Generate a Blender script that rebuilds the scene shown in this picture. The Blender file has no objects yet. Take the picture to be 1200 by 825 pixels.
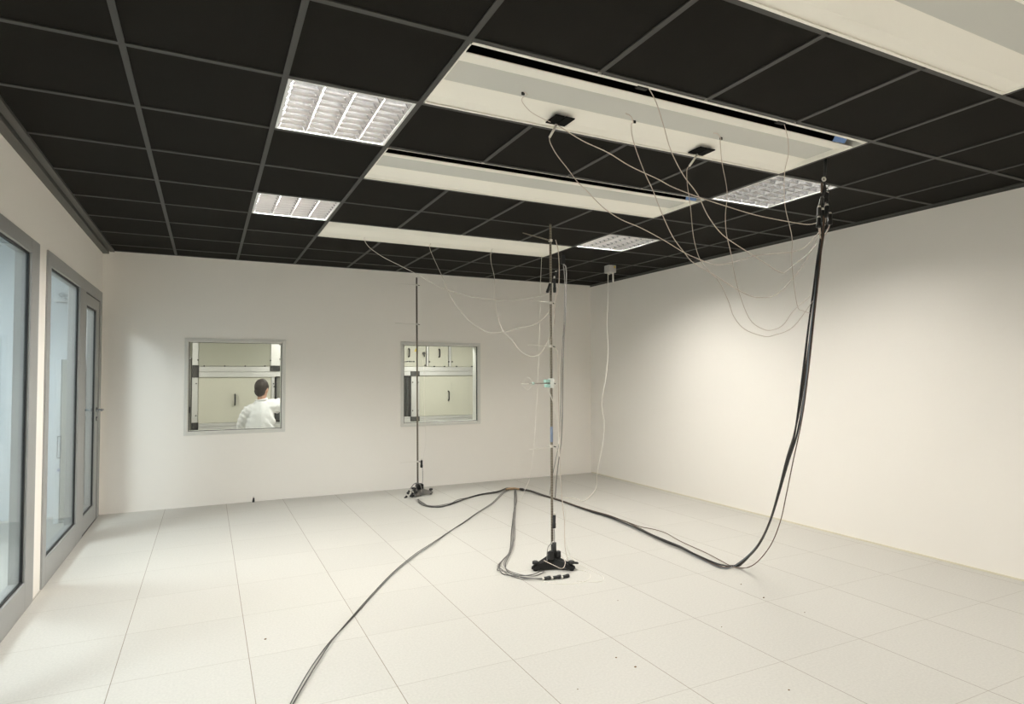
import bpy, bmesh, math, random
from mathutils import Vector, noise
random.seed(7)
C = bpy.context.scene.collection
S = bpy.context.scene

# ---------------------------------------------------------------- measured room
XL, XR, YB, YF = -1.0, 5.111, 7.459, -2.7
H = 2.753
CAM = Vector((0, 0, 1.4353))
FOC, YAW, PIT, ROL, SX, SY = 709.5782, .4437, .0321, -.0029, -20., 4.
_f = Vector((math.sin(YAW)*math.cos(PIT), math.cos(YAW)*math.cos(PIT), math.sin(PIT)))
_r = Vector((math.cos(YAW), -math.sin(YAW), 0))
_u = _r.cross(_f)
RT = _r*math.cos(ROL) + _u*math.sin(ROL)
UP = -_r*math.sin(ROL) + _u*math.cos(ROL)
CX0, CY0, CP = -.3212, 2.7704, .6196        # ceiling grid
FX0, FY0, FP = -.9909, 3.9611, .6           # floor tiles

def survey(u, v, ax, val):
    """point of the photographed sight line on the plane axis=val (survey of the room)"""
    d = _f + RT*((u-600-SX)/FOC) - UP*((v-412.5-SY)/FOC)
    t = (val-CAM[ax])/d[ax]
    return CAM + d*t
def fl(u, v, z=0.006): return survey(u, v, 2, z)
def gx(i): return CX0 + CP*i
def gy(j): return CY0 + CP*j

# ---------------------------------------------------------------- materials
def mat(name, col, rough=.5, metal=0., spec=.5, bump=None, var=None, emit=None):
    m = bpy.data.materials.new(name); m.use_nodes = True
    nt = m.node_tree; b = nt.nodes['Principled BSDF']
    b.inputs['Base Color'].default_value = (*col, 1)
    b.inputs['Roughness'].default_value = rough
    b.inputs['Metallic'].default_value = metal
    b.inputs['Specular IOR Level'].default_value = spec
    if emit:
        b.inputs['Emission Color'].default_value = (*emit[0], 1)
        b.inputs['Emission Strength'].default_value = emit[1]
    tc = nt.nodes.new('ShaderNodeTexCoord')
    if var:   # (scale, amount)
        n = nt.nodes.new('ShaderNodeTexNoise'); n.inputs['Scale'].default_value = var[0]
        n.inputs['Detail'].default_value = 4
        nt.links.new(tc.outputs['Object'], n.inputs['Vector'])
        mx = nt.nodes.new('ShaderNodeMix'); mx.data_type = 'RGBA'
        a = var[1]
        mx.inputs['A'].default_value = (*[c*(1-a) for c in col], 1)
        mx.inputs['B'].default_value = (*[min(1, c*(1+a)) for c in col], 1)
        nt.links.new(n.outputs['Fac'], mx.inputs['Factor'])
        nt.links.new(mx.outputs['Result'], b.inputs['Base Color'])
    if bump:
        n = nt.nodes.new('ShaderNodeTexNoise'); n.inputs['Scale'].default_value = bump[0]
        nt.links.new(tc.outputs['Object'], n.inputs['Vector'])
        bp = nt.nodes.new('ShaderNodeBump'); bp.inputs['Strength'].default_value = bump[1]
        bp.inputs['Distance'].default_value = .003
        nt.links.new(n.outputs['Fac'], bp.inputs['Height'])
        nt.links.new(bp.outputs['Normal'], b.inputs['Normal'])
    return m

def glass_mat(name, tint):
    m = bpy.data.materials.new(name); m.use_nodes = True
    nt = m.node_tree; nt.nodes.remove(nt.nodes['Principled BSDF'])
    out = nt.nodes['Material Output']
    tr = nt.nodes.new('ShaderNodeBsdfTransparent'); tr.inputs['Color'].default_value = (*tint, 1)
    gl = nt.nodes.new('ShaderNodeBsdfGlossy'); gl.inputs['Roughness'].default_value = .02
    lw = nt.nodes.new('ShaderNodeLayerWeight'); lw.inputs['Blend'].default_value = .5   # Schlick reflectance of a thin pane
    pw = nt.nodes.new('ShaderNodeMath'); pw.operation = 'POWER'; pw.inputs[1].default_value = 5
    fr = nt.nodes.new('ShaderNodeMath'); fr.operation = 'MULTIPLY_ADD'; fr.inputs[1].default_value = .7; fr.inputs[2].default_value = .035
    nt.links.new(lw.outputs['Facing'], pw.inputs[0]); nt.links.new(pw.outputs[0], fr.inputs[0])
    mx = nt.nodes.new('ShaderNodeMixShader')
    nt.links.new(fr.outputs[0], mx.inputs[0]); nt.links.new(tr.outputs[0], mx.inputs[1])
    nt.links.new(gl.outputs[0], mx.inputs[2]); nt.links.new(mx.outputs[0], out.inputs[0])
    return m

def floor_mat(name, col):
    m = bpy.data.materials.new(name); m.use_nodes = True
    nt = m.node_tree; b = nt.nodes['Principled BSDF']; L = nt.links.new
    geo = nt.nodes.new('ShaderNodeNewGeometry')
    mp = nt.nodes.new('ShaderNodeVectorMath'); mp.operation = 'SUBTRACT'
    mp.inputs[1].default_value = (FX0 - 60, FY0 - 60, 0)
    L(geo.outputs['Position'], mp.inputs[0])
    sc = nt.nodes.new('ShaderNodeVectorMath'); sc.operation = 'SCALE'; sc.inputs['Scale'].default_value = 1/FP
    L(mp.outputs[0], sc.inputs[0])
    sep = nt.nodes.new('ShaderNodeSeparateXYZ'); L(sc.outputs[0], sep.inputs[0])
    def joint(sock, w):
        fr = nt.nodes.new('ShaderNodeMath'); fr.operation = 'FRACT'; L(sock, fr.inputs[0])
        s = nt.nodes.new('ShaderNodeMath'); s.operation = 'SUBTRACT'; L(fr.outputs[0], s.inputs[0]); s.inputs[1].default_value = .5
        a = nt.nodes.new('ShaderNodeMath'); a.operation = 'ABSOLUTE'; L(s.outputs[0], a.inputs[0])
        g = nt.nodes.new('ShaderNodeMath'); g.operation = 'GREATER_THAN'; L(a.outputs[0], g.inputs[0]); g.inputs[1].default_value = .5 - w
        return g.outputs[0]
    jx = joint(sep.outputs[0], .0032); jy = joint(sep.outputs[1], .0022)
    jm = nt.nodes.new('ShaderNodeMath'); jm.operation = 'MAXIMUM'
    ms = nt.nodes.new('ShaderNodeMath'); ms.operation = 'MULTIPLY'; L(jy, ms.inputs[0]); ms.inputs[1].default_value = .62
    L(jx, jm.inputs[0]); L(ms.outputs[0], jm.inputs[1])
    fl_ = nt.nodes.new('ShaderNodeVectorMath'); fl_.operation = 'FLOOR'; L(sc.outputs[0], fl_.inputs[0])
    wn = nt.nodes.new('ShaderNodeTexWhiteNoise'); wn.noise_dimensions = '2D'; L(fl_.outputs[0], wn.inputs['Vector'])
    n = nt.nodes.new('ShaderNodeTexNoise'); n.inputs['Scale'].default_value = 85; n.inputs['Detail'].default_value = 3
    L(geo.outputs['Position'], n.inputs['Vector'])
    rmp = nt.nodes.new('ShaderNodeMapRange'); rmp.inputs['From Min'].default_value = .3; rmp.inputs['From Max'].default_value = .7
    rmp.inputs['To Min'].default_value = .93; rmp.inputs['To Max'].default_value = 1.035; L(n.outputs['Fac'], rmp.inputs['Value'])
    rw = nt.nodes.new('ShaderNodeMapRange'); rw.inputs['To Min'].default_value = .965; rw.inputs['To Max'].default_value = 1.0
    L(wn.outputs['Value'], rw.inputs['Value'])
    mul = nt.nodes.new('ShaderNodeMath'); mul.operation = 'MULTIPLY'; L(rmp.outputs[0], mul.inputs[0]); L(rw.outputs[0], mul.inputs[1])
    cs = nt.nodes.new('ShaderNodeVectorMath'); cs.operation = 'SCALE'; cs.inputs[0].default_value = col; L(mul.outputs[0], cs.inputs['Scale'])
    mx = nt.nodes.new('ShaderNodeMix'); mx.data_type = 'RGBA'
    mx.inputs['B'].default_value = (col[0]*.42, col[1]*.36, col[2]*.31, 1)
    L(jm.outputs[0], mx.inputs['Factor']); L(cs.outputs[0], mx.inputs['A'])
    L(mx.outputs['Result'], b.inputs['Base Color'])
    b.inputs['Roughness'].default_value = .42; b.inputs['Specular IOR Level'].default_value = .35
    return m

M = {}
M['floor'] = floor_mat('stone_tile', (.53, .516, .476))
M['wall'] = mat('painted_plaster', (.92, .885, .83), .75, spec=.25, bump=(60, .06), var=(1.3, .015))
M['wallr'] = M['wall']
M['tile'] = mat('black_mineral_tile', (.0118, .0108, .0088), .9, spec=.12, bump=(180, .3), var=(9, .12))
M['grid'] = mat('grid_anthracite', (.040, .039, .036), .55)
M['trim'] = mat('trim_grey', (.075, .073, .066), .5)
M['void'] = mat('plenum_black', (.004, .004, .004), .95, spec=.1)
M['white'] = mat('white_enamel', (.93, .905, .83), .45)
M['perf'] = mat('perforated_white', (.59, .59, .55), .5, var=(400, .05))
M['alu'] = mat('brushed_aluminium', (.36, .365, .36), .42, .2, var=(30, .05))
M['alul'] = mat('pale_aluminium', (.74, .73, .69), .4, .05)
M['louver'] = mat('louver_aluminium', (.68, .68, .70), .18, 1.)
M['lampw'] = mat('lamp_white', (.82, .82, .82), .4)
M['tube'] = mat('fluorescent_tube', (.9, .9, .9), .3, emit=((1, .97, .92), 1.5))
M['black'] = mat('black_rubber', (.012, .012, .012), .5)
M['blackm'] = mat('black_metal', (.011, .0105, .010), .6, 0., spec=.25)
M['cablek'] = mat('cable_black', (.02, .019, .018), .45)
M['cableg'] = mat('cable_grey', (.21, .20, .19), .45)
M['cabled'] = mat('cable_dark_grey', (.07, .067, .063), .45)
M['cableb'] = mat('cable_bluegrey', (.22, .25, .29), .45)
M['cablebr'] = mat('cable_brown', (.12, .075, .05), .5)
M['wire'] = mat('wire_beige', (.62, .53, .46), .45)
M['wirep'] = mat('wire_pale', (.66, .61, .54), .45)
M['wirew'] = mat('wire_white', (.80, .77, .70), .4)
M['plate'] = mat('plate_black', (.010, .010, .009), .9, spec=.08)
M['collar'] = mat('collar_white', (.72, .68, .62), .4)
M['steel'] = mat('pole_steel', (.19, .165, .13), .4, .35)
def _rings(m, scale):
    nt = m.node_tree; b = nt.nodes['Principled BSDF']; tc = nt.nodes.new('ShaderNodeTexCoord')
    w_ = nt.nodes.new('ShaderNodeTexWave'); w_.wave_type = 'BANDS'; w_.bands_direction = 'Z'; w_.inputs['Scale'].default_value = scale
    r_ = nt.nodes.new('ShaderNodeMix'); r_.data_type = 'RGBA'
    r_.inputs['A'].default_value = (.16, .136, .104, 1); r_.inputs['B'].default_value = (.245, .215, .17, 1)
    nt.links.new(tc.outputs['Object'], w_.inputs['Vector']); nt.links.new(w_.outputs['Fac'], r_.inputs['Factor']); nt.links.new(r_.outputs['Result'], b.inputs['Base Color'])
_rings(M['steel'], 16)
M['bluet'] = mat('blue_tape', (.13, .24, .50), .6)
M['browntape'] = mat('brown_tape', (.33, .21, .11), .5)
M['teal'] = mat('teal_plastic', (.40, .62, .56), .3)
M['clear'] = mat('frosted_plastic', (.78, .80, .76), .3)
M['boxg'] = mat('box_grey', (.52, .51, .48), .45)
M['yellow'] = mat('warning_yellow', (.75, .55, .03), .5)
M['glass'] = glass_mat('window_glass', (.93, .95, .93))
M['glassd'] = glass_mat('door_glass', (.86, .90, .91))
M['panel'] = mat('chamber_panel', (.57, .56, .475), .4, var=(2, .03))
M['panelt'] = mat('chamber_panel_shaded', (.40, .40, .33), .4, var=(2, .03))  # chamber panel colour darkened to stand for shade on the top panel
M['profile'] = mat('profile_alu', (.66, .66, .65), .32, .45)
M['cabdark'] = mat('chamber_dark', (.05, .055, .055), .5)
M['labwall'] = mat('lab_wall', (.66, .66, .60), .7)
M['corwall'] = mat('corridor_wall', (.66, .70, .72), .7)
M['coat'] = mat('white_cotton', (.82, .82, .83), .85, spec=.2, bump=(220, .2))
M['skin'] = mat('skin', (.52, .30, .21), .5)
M['hair'] = mat('dark_hair', (.020, .013, .009), .75, var=(60, .4))
M['trous'] = mat('blue_cloth', (.05, .06, .10), .85)
M['cabinet'] = mat('cabinet_greige', (.40, .41, .37), .45)
M['handle'] = mat('satin_chrome', (.42, .43, .45), .25, .9)
M['crumb'] = mat('crumb_brown', (.16, .09, .04), .8)
M['seal'] = mat('sealant', (.74, .69, .54), .6)
M['ink'] = mat('sign_ink', (.06, .07, .08), .6)
M['sign'] = mat('sign_plate', (.62, .66, .68), .5)

# ---------------------------------------------------------------- mesh helpers
class MB:
    def __init__(s): s.v, s.f, s.sm = [], [], []
    def face(s, pts, smooth=False):
        n = len(s.v); s.v += [tuple(p) for p in pts]; s.f.append(tuple(range(n, n+len(pts)))); s.sm.append(smooth)
    def box(s, x0, x1, y0, y1, z0, z1):
        x0, x1 = sorted((x0, x1)); y0, y1 = sorted((y0, y1)); z0, z1 = sorted((z0, z1))
        n = len(s.v)
        s.v += [(x0,y0,z0),(x1,y0,z0),(x1,y1,z0),(x0,y1,z0),(x0,y0,z1),(x1,y0,z1),(x1,y1,z1),(x0,y1,z1)]
        for q in ((3,2,1,0),(4,5,6,7),(0,1,5,4),(1,2,6,5),(2,3,7,6),(3,0,4,7)):
            s.f.append(tuple(n+k for k in q)); s.sm.append(False)
        return s
    def bbox(s, x0, x1, y0, y1, z0, z1, b=.003):
        """box with chamfered edges"""
        bm = bmesh.new(); bmesh.ops.create_cube(bm, size=1)
        for v in bm.verts:
            v.co = Vector(((x0+x1)/2+v.co.x*abs(x1-x0), (y0+y1)/2+v.co.y*abs(y1-y0), (z0+z1)/2+v.co.z*abs(z1-z0)))
        b = min(b, .45*min(abs(x1-x0), abs(y1-y0), abs(z1-z0)))
        bmesh.ops.bevel(bm, geom=bm.edges[:], offset=b, segments=2, profile=.5, affect='EDGES')
        s.add_bm(bm); return s
    def add_bm(s, bm, smooth=False):
        n = len(s.v); bm.verts.ensure_lookup_table(); bm.verts.index_update()
        s.v += [tuple(v.co) for v in bm.verts]
        for f in bm.faces:
            s.f.append(tuple(n+v.index for v in f.verts)); s.sm.append(smooth)
        bm.free()
    def tube(s, pts, r, n=8, caps=True):
        pts = [Vector(p) for p in pts]; m = len(pts)
        rr = r if isinstance(r, (list, tuple)) else [r]*m
        base = len(s.v); prev = None
        for k, p in enumerate(pts):
            t = (pts[min(k+1, m-1)] - pts[max(k-1, 0)])
            t = t.normalized() if t.length > 1e-9 else Vector((0, 0, 1))
            if prev is None:
                a = Vector((0, 0, 1)) if abs(t.z) < .9 else Vector((1, 0, 0))
                nx = t.cross(a).normalized()
            else:
                nx = prev - t*prev.dot(t)
                nx = nx.normalized() if nx.length > 1e-6 else t.orthogonal().normalized()
            prev = nx; ny = t.cross(nx)
            for q in range(n):
                a = 2*math.pi*q/n
                s.v.append(tuple(p + (nx*math.cos(a) + ny*math.sin(a))*rr[k]))
        for k in range(m-1):
            for q in range(n):
                a, b = base+k*n+q, base+k*n+(q+1) % n
                s.f.append((a, b, b+n, a+n)); s.sm.append(True)
        if caps:
            s.f.append(tuple(base+q for q in reversed(range(n)))); s.sm.append(False)
            s.f.append(tuple(base+(m-1)*n+q for q in range(n))); s.sm.append(False)
        return s
    def ball(s, c, r, seg=12, sc=(1, 1, 1)):
        bm = bmesh.new(); bmesh.ops.create_uvsphere(bm, u_segments=seg, v_segments=seg//2+2, radius=1)
        for v in bm.verts: v.co = Vector(c) + Vector((v.co.x*sc[0]*r, v.co.y*sc[1]*r, v.co.z*sc[2]*r))
        s.add_bm(bm, True); return s
    def ring(s, c, R, r, axis=Vector((0, 0, 1)), n=24):
        axis = axis.normalized(); a = axis.orthogonal().normalized(); b = axis.cross(a)
        pts = [Vector(c) + (a*math.cos(2*math.pi*k/n) + b*math.sin(2*math.pi*k/n))*R for k in range(n+1)]
        return s.tube(pts, r, 6)
    def build(s, name, m, parent=None, mesh_only=False):
        off = Vector((0, 0, 0))
        if parent is not None: off = wloc(parent)
        me = bpy.data.meshes.new(name)
        me.from_pydata([tuple(Vector(v)-off) for v in s.v], [], s.f)
        me.polygons.foreach_set('use_smooth', s.sm)
        me.materials.append(m); me.update()
        bm = bmesh.new(); bm.from_mesh(me); bmesh.ops.recalc_face_normals(bm, faces=bm.faces[:]); bm.to_mesh(me); bm.free()
        o = bpy.data.objects.new(name, me); C.objects.link(o)
        if parent is not None: o.parent = parent
        return o
def wloc(o):
    p = Vector((0, 0, 0))
    while o is not None: p = p + Vector(o.location); o = o.parent
    return p
def tag(o, label, cat, group=None, kind=None):
    o['label'] = label; o['category'] = cat
    if group: o['group'] = group
    if kind: o['kind'] = kind
    return o
def thing(name, loc, label, cat, group=None):
    o = bpy.data.objects.new(name, None); C.objects.link(o); o.location = loc
    o.empty_display_size = .05
    return tag(o, label, cat, group)
def struct(name, mb, m, parent=None):
    o = mb.build(name, m, parent)
    if parent is None: o['kind'] = 'structure'
    return o
def dup(root, loc, label=None, group=None):
    r = root.copy(); C.objects.link(r); r.location = loc
    if label: r['label'] = label
    if group: r['group'] = group
    for ch in list(root.children):
        c = ch.copy(); C.objects.link(c); c.parent = r
        for g in list(ch.children):
            d = g.copy(); C.objects.link(d); d.parent = c
    return r
def smooth_path(P, sub=6):
    P = [Vector(p) for p in P]; out = []
    for k in range(len(P)-1):
        p0, p1, p2, p3 = P[max(k-1, 0)], P[k], P[k+1], P[min(k+2, len(P)-1)]
        for q in range(sub):
            t = q/sub
            out.append(.5*((2*p1) + (p2-p0)*t + (2*p0-5*p1+4*p2-p3)*t*t + (-p0+3*p1-3*p2+p3)*t**3))
    out.append(P[-1]); return out

# ================================================================ ROOM SHELL
struct('floor', MB().box(XL-.12, XR+.15, YF-.1, YB+.02, -.08, 0), M['floor'])

PANEL_J = (-6, -3, -1, 1, 4)
LIGHT_IJ = [(1, 0), (6, 0), (1, 3), (6, 3), (1, -4), (6, -4), (1, -7), (6, -7)]
def is_panel(i, j): return j in PANEL_J and 2 <= i <= 5
def is_open(i, j): return is_panel(i, j) or (i, j) in LIGHT_IJ
xs = [XL] + [gx(i) for i in range(-1, 9)] + [XR]
J0 = -9
ys = [YF] + [gy(j) for j in range(J0+1, 8)] + [YB]
tiles = MB()
for a in range(len(xs)-1):
    for b in range(len(ys)-1):
        i, j = a-2, b+J0
        if is_open(i, j) or xs[a+1]-xs[a] < .01 or ys[b+1]-ys[b] < .01: continue
        tiles.box(xs[a], xs[a+1], ys[b], ys[b+1], H+.007, H+.022)
ceil = struct('ceiling', tiles, M['tile'])
grid = MB(); w = .0125
for a in range(1, len(xs)-1):
    for b in range(len(ys)-1):
        i, j = a-2, b+J0
        if is_panel(i, j) and is_panel(i-1, j): continue
        grid.box(xs[a]-w, xs[a]+w, ys[b], ys[b+1], H, H+.006)
for b in range(1, len(ys)-1):
    for a in range(len(xs)-1):
        grid.box(xs[a]+w, xs[a+1]-w, ys[b]-w, ys[b]+w, H, H+.006)
g_ = struct('ceiling_grid', grid, M['grid'], ceil); g_['label'] = 'dark grey metal grid between the black tiles'
vd = MB()
vd.box(XL-.12, XR+.15, YF-.1, YB+.2, H+.40, H+.45)
struct('ceiling_void', vd, M['void'], ceil)
# edge trims
t1 = MB().box(XL, XL+.055, YF, YB, H-.035, H+.006).box(XL+.062, XL+.105, YF, YB, H-.012, H+.006)
struct('trim_1', t1, M['trim'])
struct('trim_2', MB().box(XR-.012, XR, YF, YB, H-.004, H+.006).box(XR-.004, XR, YF, YB, H-.024, H), M['trim'])
struct('trim_3', MB().box(XL+.1, XR-.02, YB-.016, YB, H-.003, H+.006), M['grid'])
# walls with openings -------------------------------------------------
def holed(axis, pos0, pos1, a0, a1, z0, z1, holes):
    """wall slab between pos0..pos1 on axis, spanning a0..a1 along the other, with rectangular holes"""
    As = sorted({a0, a1, *[h[0] for h in holes], *[h[1] for h in holes]})
    Zs = sorted({z0, z1, *[h[2] for h in holes], *[h[3] for h in holes]})
    mb = MB()
    for k in range(len(As)-1):
        for q in range(len(Zs)-1):
            ca, cz = (As[k]+As[k+1])/2, (Zs[q]+Zs[q+1])/2
            if any(h[0] < ca < h[1] and h[2] < cz < h[3] for h in holes): continue
            if axis == 'y': mb.box(As[k], As[k+1], pos0, pos1, Zs[q], Zs[q+1])
            else: mb.box(pos0, pos1, As[k], As[k+1], Zs[q], Zs[q+1])
    return mb
W1 = (-.190, .795, .815, 1.815); W2 = (2.255, 3.290, .815, 1.825)
BW = .16                                     # back wall thickness
struct('wall_back', holed('y', YB, YB+BW, XL-.12, XR+.15, -.02, H+.42, [W1, W2]), M['wall'])
struct('wall_right', MB().box(XR, XR+.15, YF, YB, -.02, H+.42), M['wall'])
struct('wall_front', MB().box(XL-.12, XR+.15, YF-.12, YF, -.02, H+.42), M['wall'])
B1 = (1.6, 4.80, 0., 2.292); B2 = (5.03, 7.40, 0., 2.30)
struct('wall_left', holed('x', XL-.12, XL, YF, YB, -.02, H+.42, [B1, B2]), M['wall'])
struct('baseboard_right', MB().box(XR-.006, XR, YF, YB-.006, 0, .011), M['seal'])

# back-wall windows -----------------------------------------------------
def back_window(name, W):
    x0, x1, z0, z1 = W; e = .035
    mb = MB()
    def border(x0, x1, z0, z1, wd, y0, y1):
        mb.bbox(x0-wd, x1+wd, y0, y1, z1, z1+wd, .003); mb.bbox(x0-wd, x1+wd, y0, y1, z0-wd, z0, .003)
        mb.bbox(x0-wd, x0, y0, y1, z0, z1, .003); mb.bbox(x1, x1+wd, y0, y1, z0, z1, .003)
    border(x0, x1, z0, z1, e, YB-.012, YB)
    border(x0, x1, z0, z1, .012, YB-.018, YB-.010)
    o = struct(name, mb, M['alul'])
    mb = MB(); r = .008
    for (a, b, c, d) in ((x0, x1, z1-r, z1), (x0, x1, z0, z0+r), (x0, x0+r, z0, z1), (x1-r, x1, z0, z1)):
        mb.box(a, b, YB+.004, YB+BW-.004, c, d)
    struct('window_reveal', mb, M['alul'], o)
    mb = MB(); r2 = .013
    for (a, b, c, d) in ((x0+r, x1-r, z1-r2, z1-r), (x0+r, x1-r, z0+r, z0+r2), (x0+r, x0+r2, z0, z1), (x1-r2, x1-r, z0, z1)):
        mb.box(a, b, YB+.004, YB+.030, c, d)
    struct('gasket', mb, M['black'], o)
    struct('pane', MB().box(x0+r, x1-r, YB+.014, YB+.020, z0+r, z1-r), M['glass'], o)
    return o
back_window('window_1', W1); back_window('window_2', W2)

# left glazed bays ------------------------------------------------------
def frame_rect(mb, y0, y1, z0, z1, l, r_, t, b, x0, x1):
    """stiles and rails, flush boxes"""
    if l: mb.bbox(x0, x1, y0, y0+l, z0, z1, .004)
    if r_: mb.bbox(x0, x1, y1-r_, y1, z0, z1, .004)
    if t: mb.bbox(x0, x1, y0+l, y1-r_, z1-t, z1, .004)
    if b: mb.bbox(x0, x1, y0+l, y1-r_, z0, z0+b, .004)
def gasket(y0, y1, z0, z1, par, x=XL, wd=.013):
    mb = MB()
    for (a, b, c, d) in ((y0, y1, z1-wd, z1), (y0, y1, z0, z0+wd), (y0, y0+wd, z0, z1), (y1-wd, y1, z0, z1)):
        mb.box(x-.016, x-.0015, a, b, c, d)
    struct('gasket', mb, M['black'], par)
    struct('pane', MB().box(x-.014, x-.006, y0+wd, y1-wd, z0+wd, z1-wd), M['glassd'], par)
xa, xb = XL-.075, XL+.012
mb = MB(); frame_rect(mb, 1.6, 4.80, 0, 2.292, .1, .195, .09, .175, xa, xb)
mb.bbox(xa, xb, 3.05, 3.2, .175, 2.202, .004)
w3 = struct('window_3', mb, M['alu'])
gasket(3.2, 4.605, .175, 2.202, w3)
gasket(1.7, 3.05, .175, 2.202, w3)
mb = MB(); frame_rect(mb, 5.03, 7.40, 0, 2.30, .10, .12, .10, 0, xa, xb)
mb.bbox(xa, xb, 6.20, 6.48, 0, 2.20, .004); mb.bbox(xa, xb, 5.13, 6.20, 0, .18, .004)
w4 = struct('window_4', mb, M['alu'])
gasket(5.13, 6.20, .18, 2.20, w4)
mb = MB(); frame_rect(mb, 6.487, 7.24, .012, 2.185, .05, .15, .10, .155, xa+.006, xb-.004)
d1 = struct('door_1', mb, M['alu'])
gasket(6.537, 7.09, .167, 2.085, d1)
mb = MB()
mb.box(XL-.06, XL+.002, 7.243, 7.279, .0, 2.2).box(XL-.06, XL+.002, 6.487, 7.24, 2.187, 2.2)
mb.box(XL-.06, XL+.006, 6.487, 7.24, 0, .012)
struct('door_seal', mb, M['black'], d1)
mb = MB()
for sgn, xf in ((1, XL+.008), (-1, XL-.070)):
    yh, zh = 7.165, 1.10
    mb.tube([(xf, yh, zh), (xf+sgn*.010, yh, zh)], .026, 16)
    mb.tube(smooth_path([(xf, yh, zh), (xf+sgn*.045, yh, zh), (xf+sgn*.058, yh-.016, zh), (xf+sgn*.060, yh-.13, zh)], 4), .0095, 10)
    mb.tube([(xf, yh, zh-.09), (xf+sgn*.010, yh, zh-.09)], .024, 16)
hd = struct('door_handle', mb, M['handle'], d1)

# ================================================================ CHILLED BEAM PANELS
PX0, PX1 = gx(2)+.013, gx(6)-.013
def make_panel(j, label, centre=True):
    y0, y1 = gy(j)+.013, gy(j+1)-.013
    t = thing('ceiling_panel', ((PX0+PX1)/2, (y0+y1)/2, H), label, 'ceiling panel', 'long white panels let into the black ceiling')
    fr = MB()
    fr.box(PX0, PX1, y0, y0+(.016 if j <= -1 else .003), H-.002, H+.002).box(PX0, PX1, y1-.014, y1, H-.002, H+.002)
    fr.box(PX0, PX0+.006, y0, y1, H-.002, H+.10).box(PX1-.006, PX1, y0, y1, H-.002, H+.10)
    fr.box(PX0, PX1, y0, y0+.004, H, H+.05).box(PX0, PX1, y1-.004, y1, H, H+.10)
    fr.build('frame', M['white'], t)
    a = y0+(.088 if j < 4 else .014); b = a+.118; c = b+.185; d = c+.118
    def sheet(name, ya, za, yb, zb, m, x0=PX0+.006, x1=PX1-.006):
        mb = MB(); th = .004
        mb.v += [(x0,ya,za),(x1,ya,za),(x1,yb,zb),(x0,yb,zb),(x0,ya,za+th),(x1,ya,za+th),(x1,yb,zb+th),(x0,yb,zb+th)]
        for q in ((3,2,1,0),(4,5,6,7),(0,1,5,4),(1,2,6,5),(2,3,7,6),(3,0,4,7)): mb.f.append(q); mb.sm.append(False)
        return mb.build(name, m, t)
    sheet('wing', a, H+.002, b, H+.030, M['white'])
    e = y1-.005
    p = sheet('centre_sheet', b, H+.030, c, H+.030, M['perf'] if j < 4 else M['white'])
    if j < 4: p['label'] = 'greyer perforated middle strip'
    sheet('wing', c, H+.030, d, H+.006, M['white']); sheet('side_strip', d, H+.006, e, H+.004, M['white'])
    # dark body above the sheets
    MB().box(PX0+.01, PX1-.01, a+.10, d-.02, H+.05, H+.30).build('body', M['void'], t)
    # black inside of the near slot
    k = MB()
    for q in (.35, .72): k.box(PX0+(PX1-PX0)*q-.03, PX0+(PX1-PX0)*q+.03, y0+.010, y0+.034, H-.006, H+.02)
    if j == -1: k.build('clip', M['blackm'], t)
    return t
make_panel(-6, 'long white ceiling panel behind the viewpoint')
make_panel(-3, 'long white ceiling panel cut off by the top of the photo, no wires on it')
make_panel(-1, 'long white ceiling panel with the two black sensor plates on its edge')
make_panel(1, 'long white ceiling panel in the middle row, between the two pairs of louvred lights')
make_panel(4, 'long white ceiling panel closest to the window wall, thin wires hanging from its edge')

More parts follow.
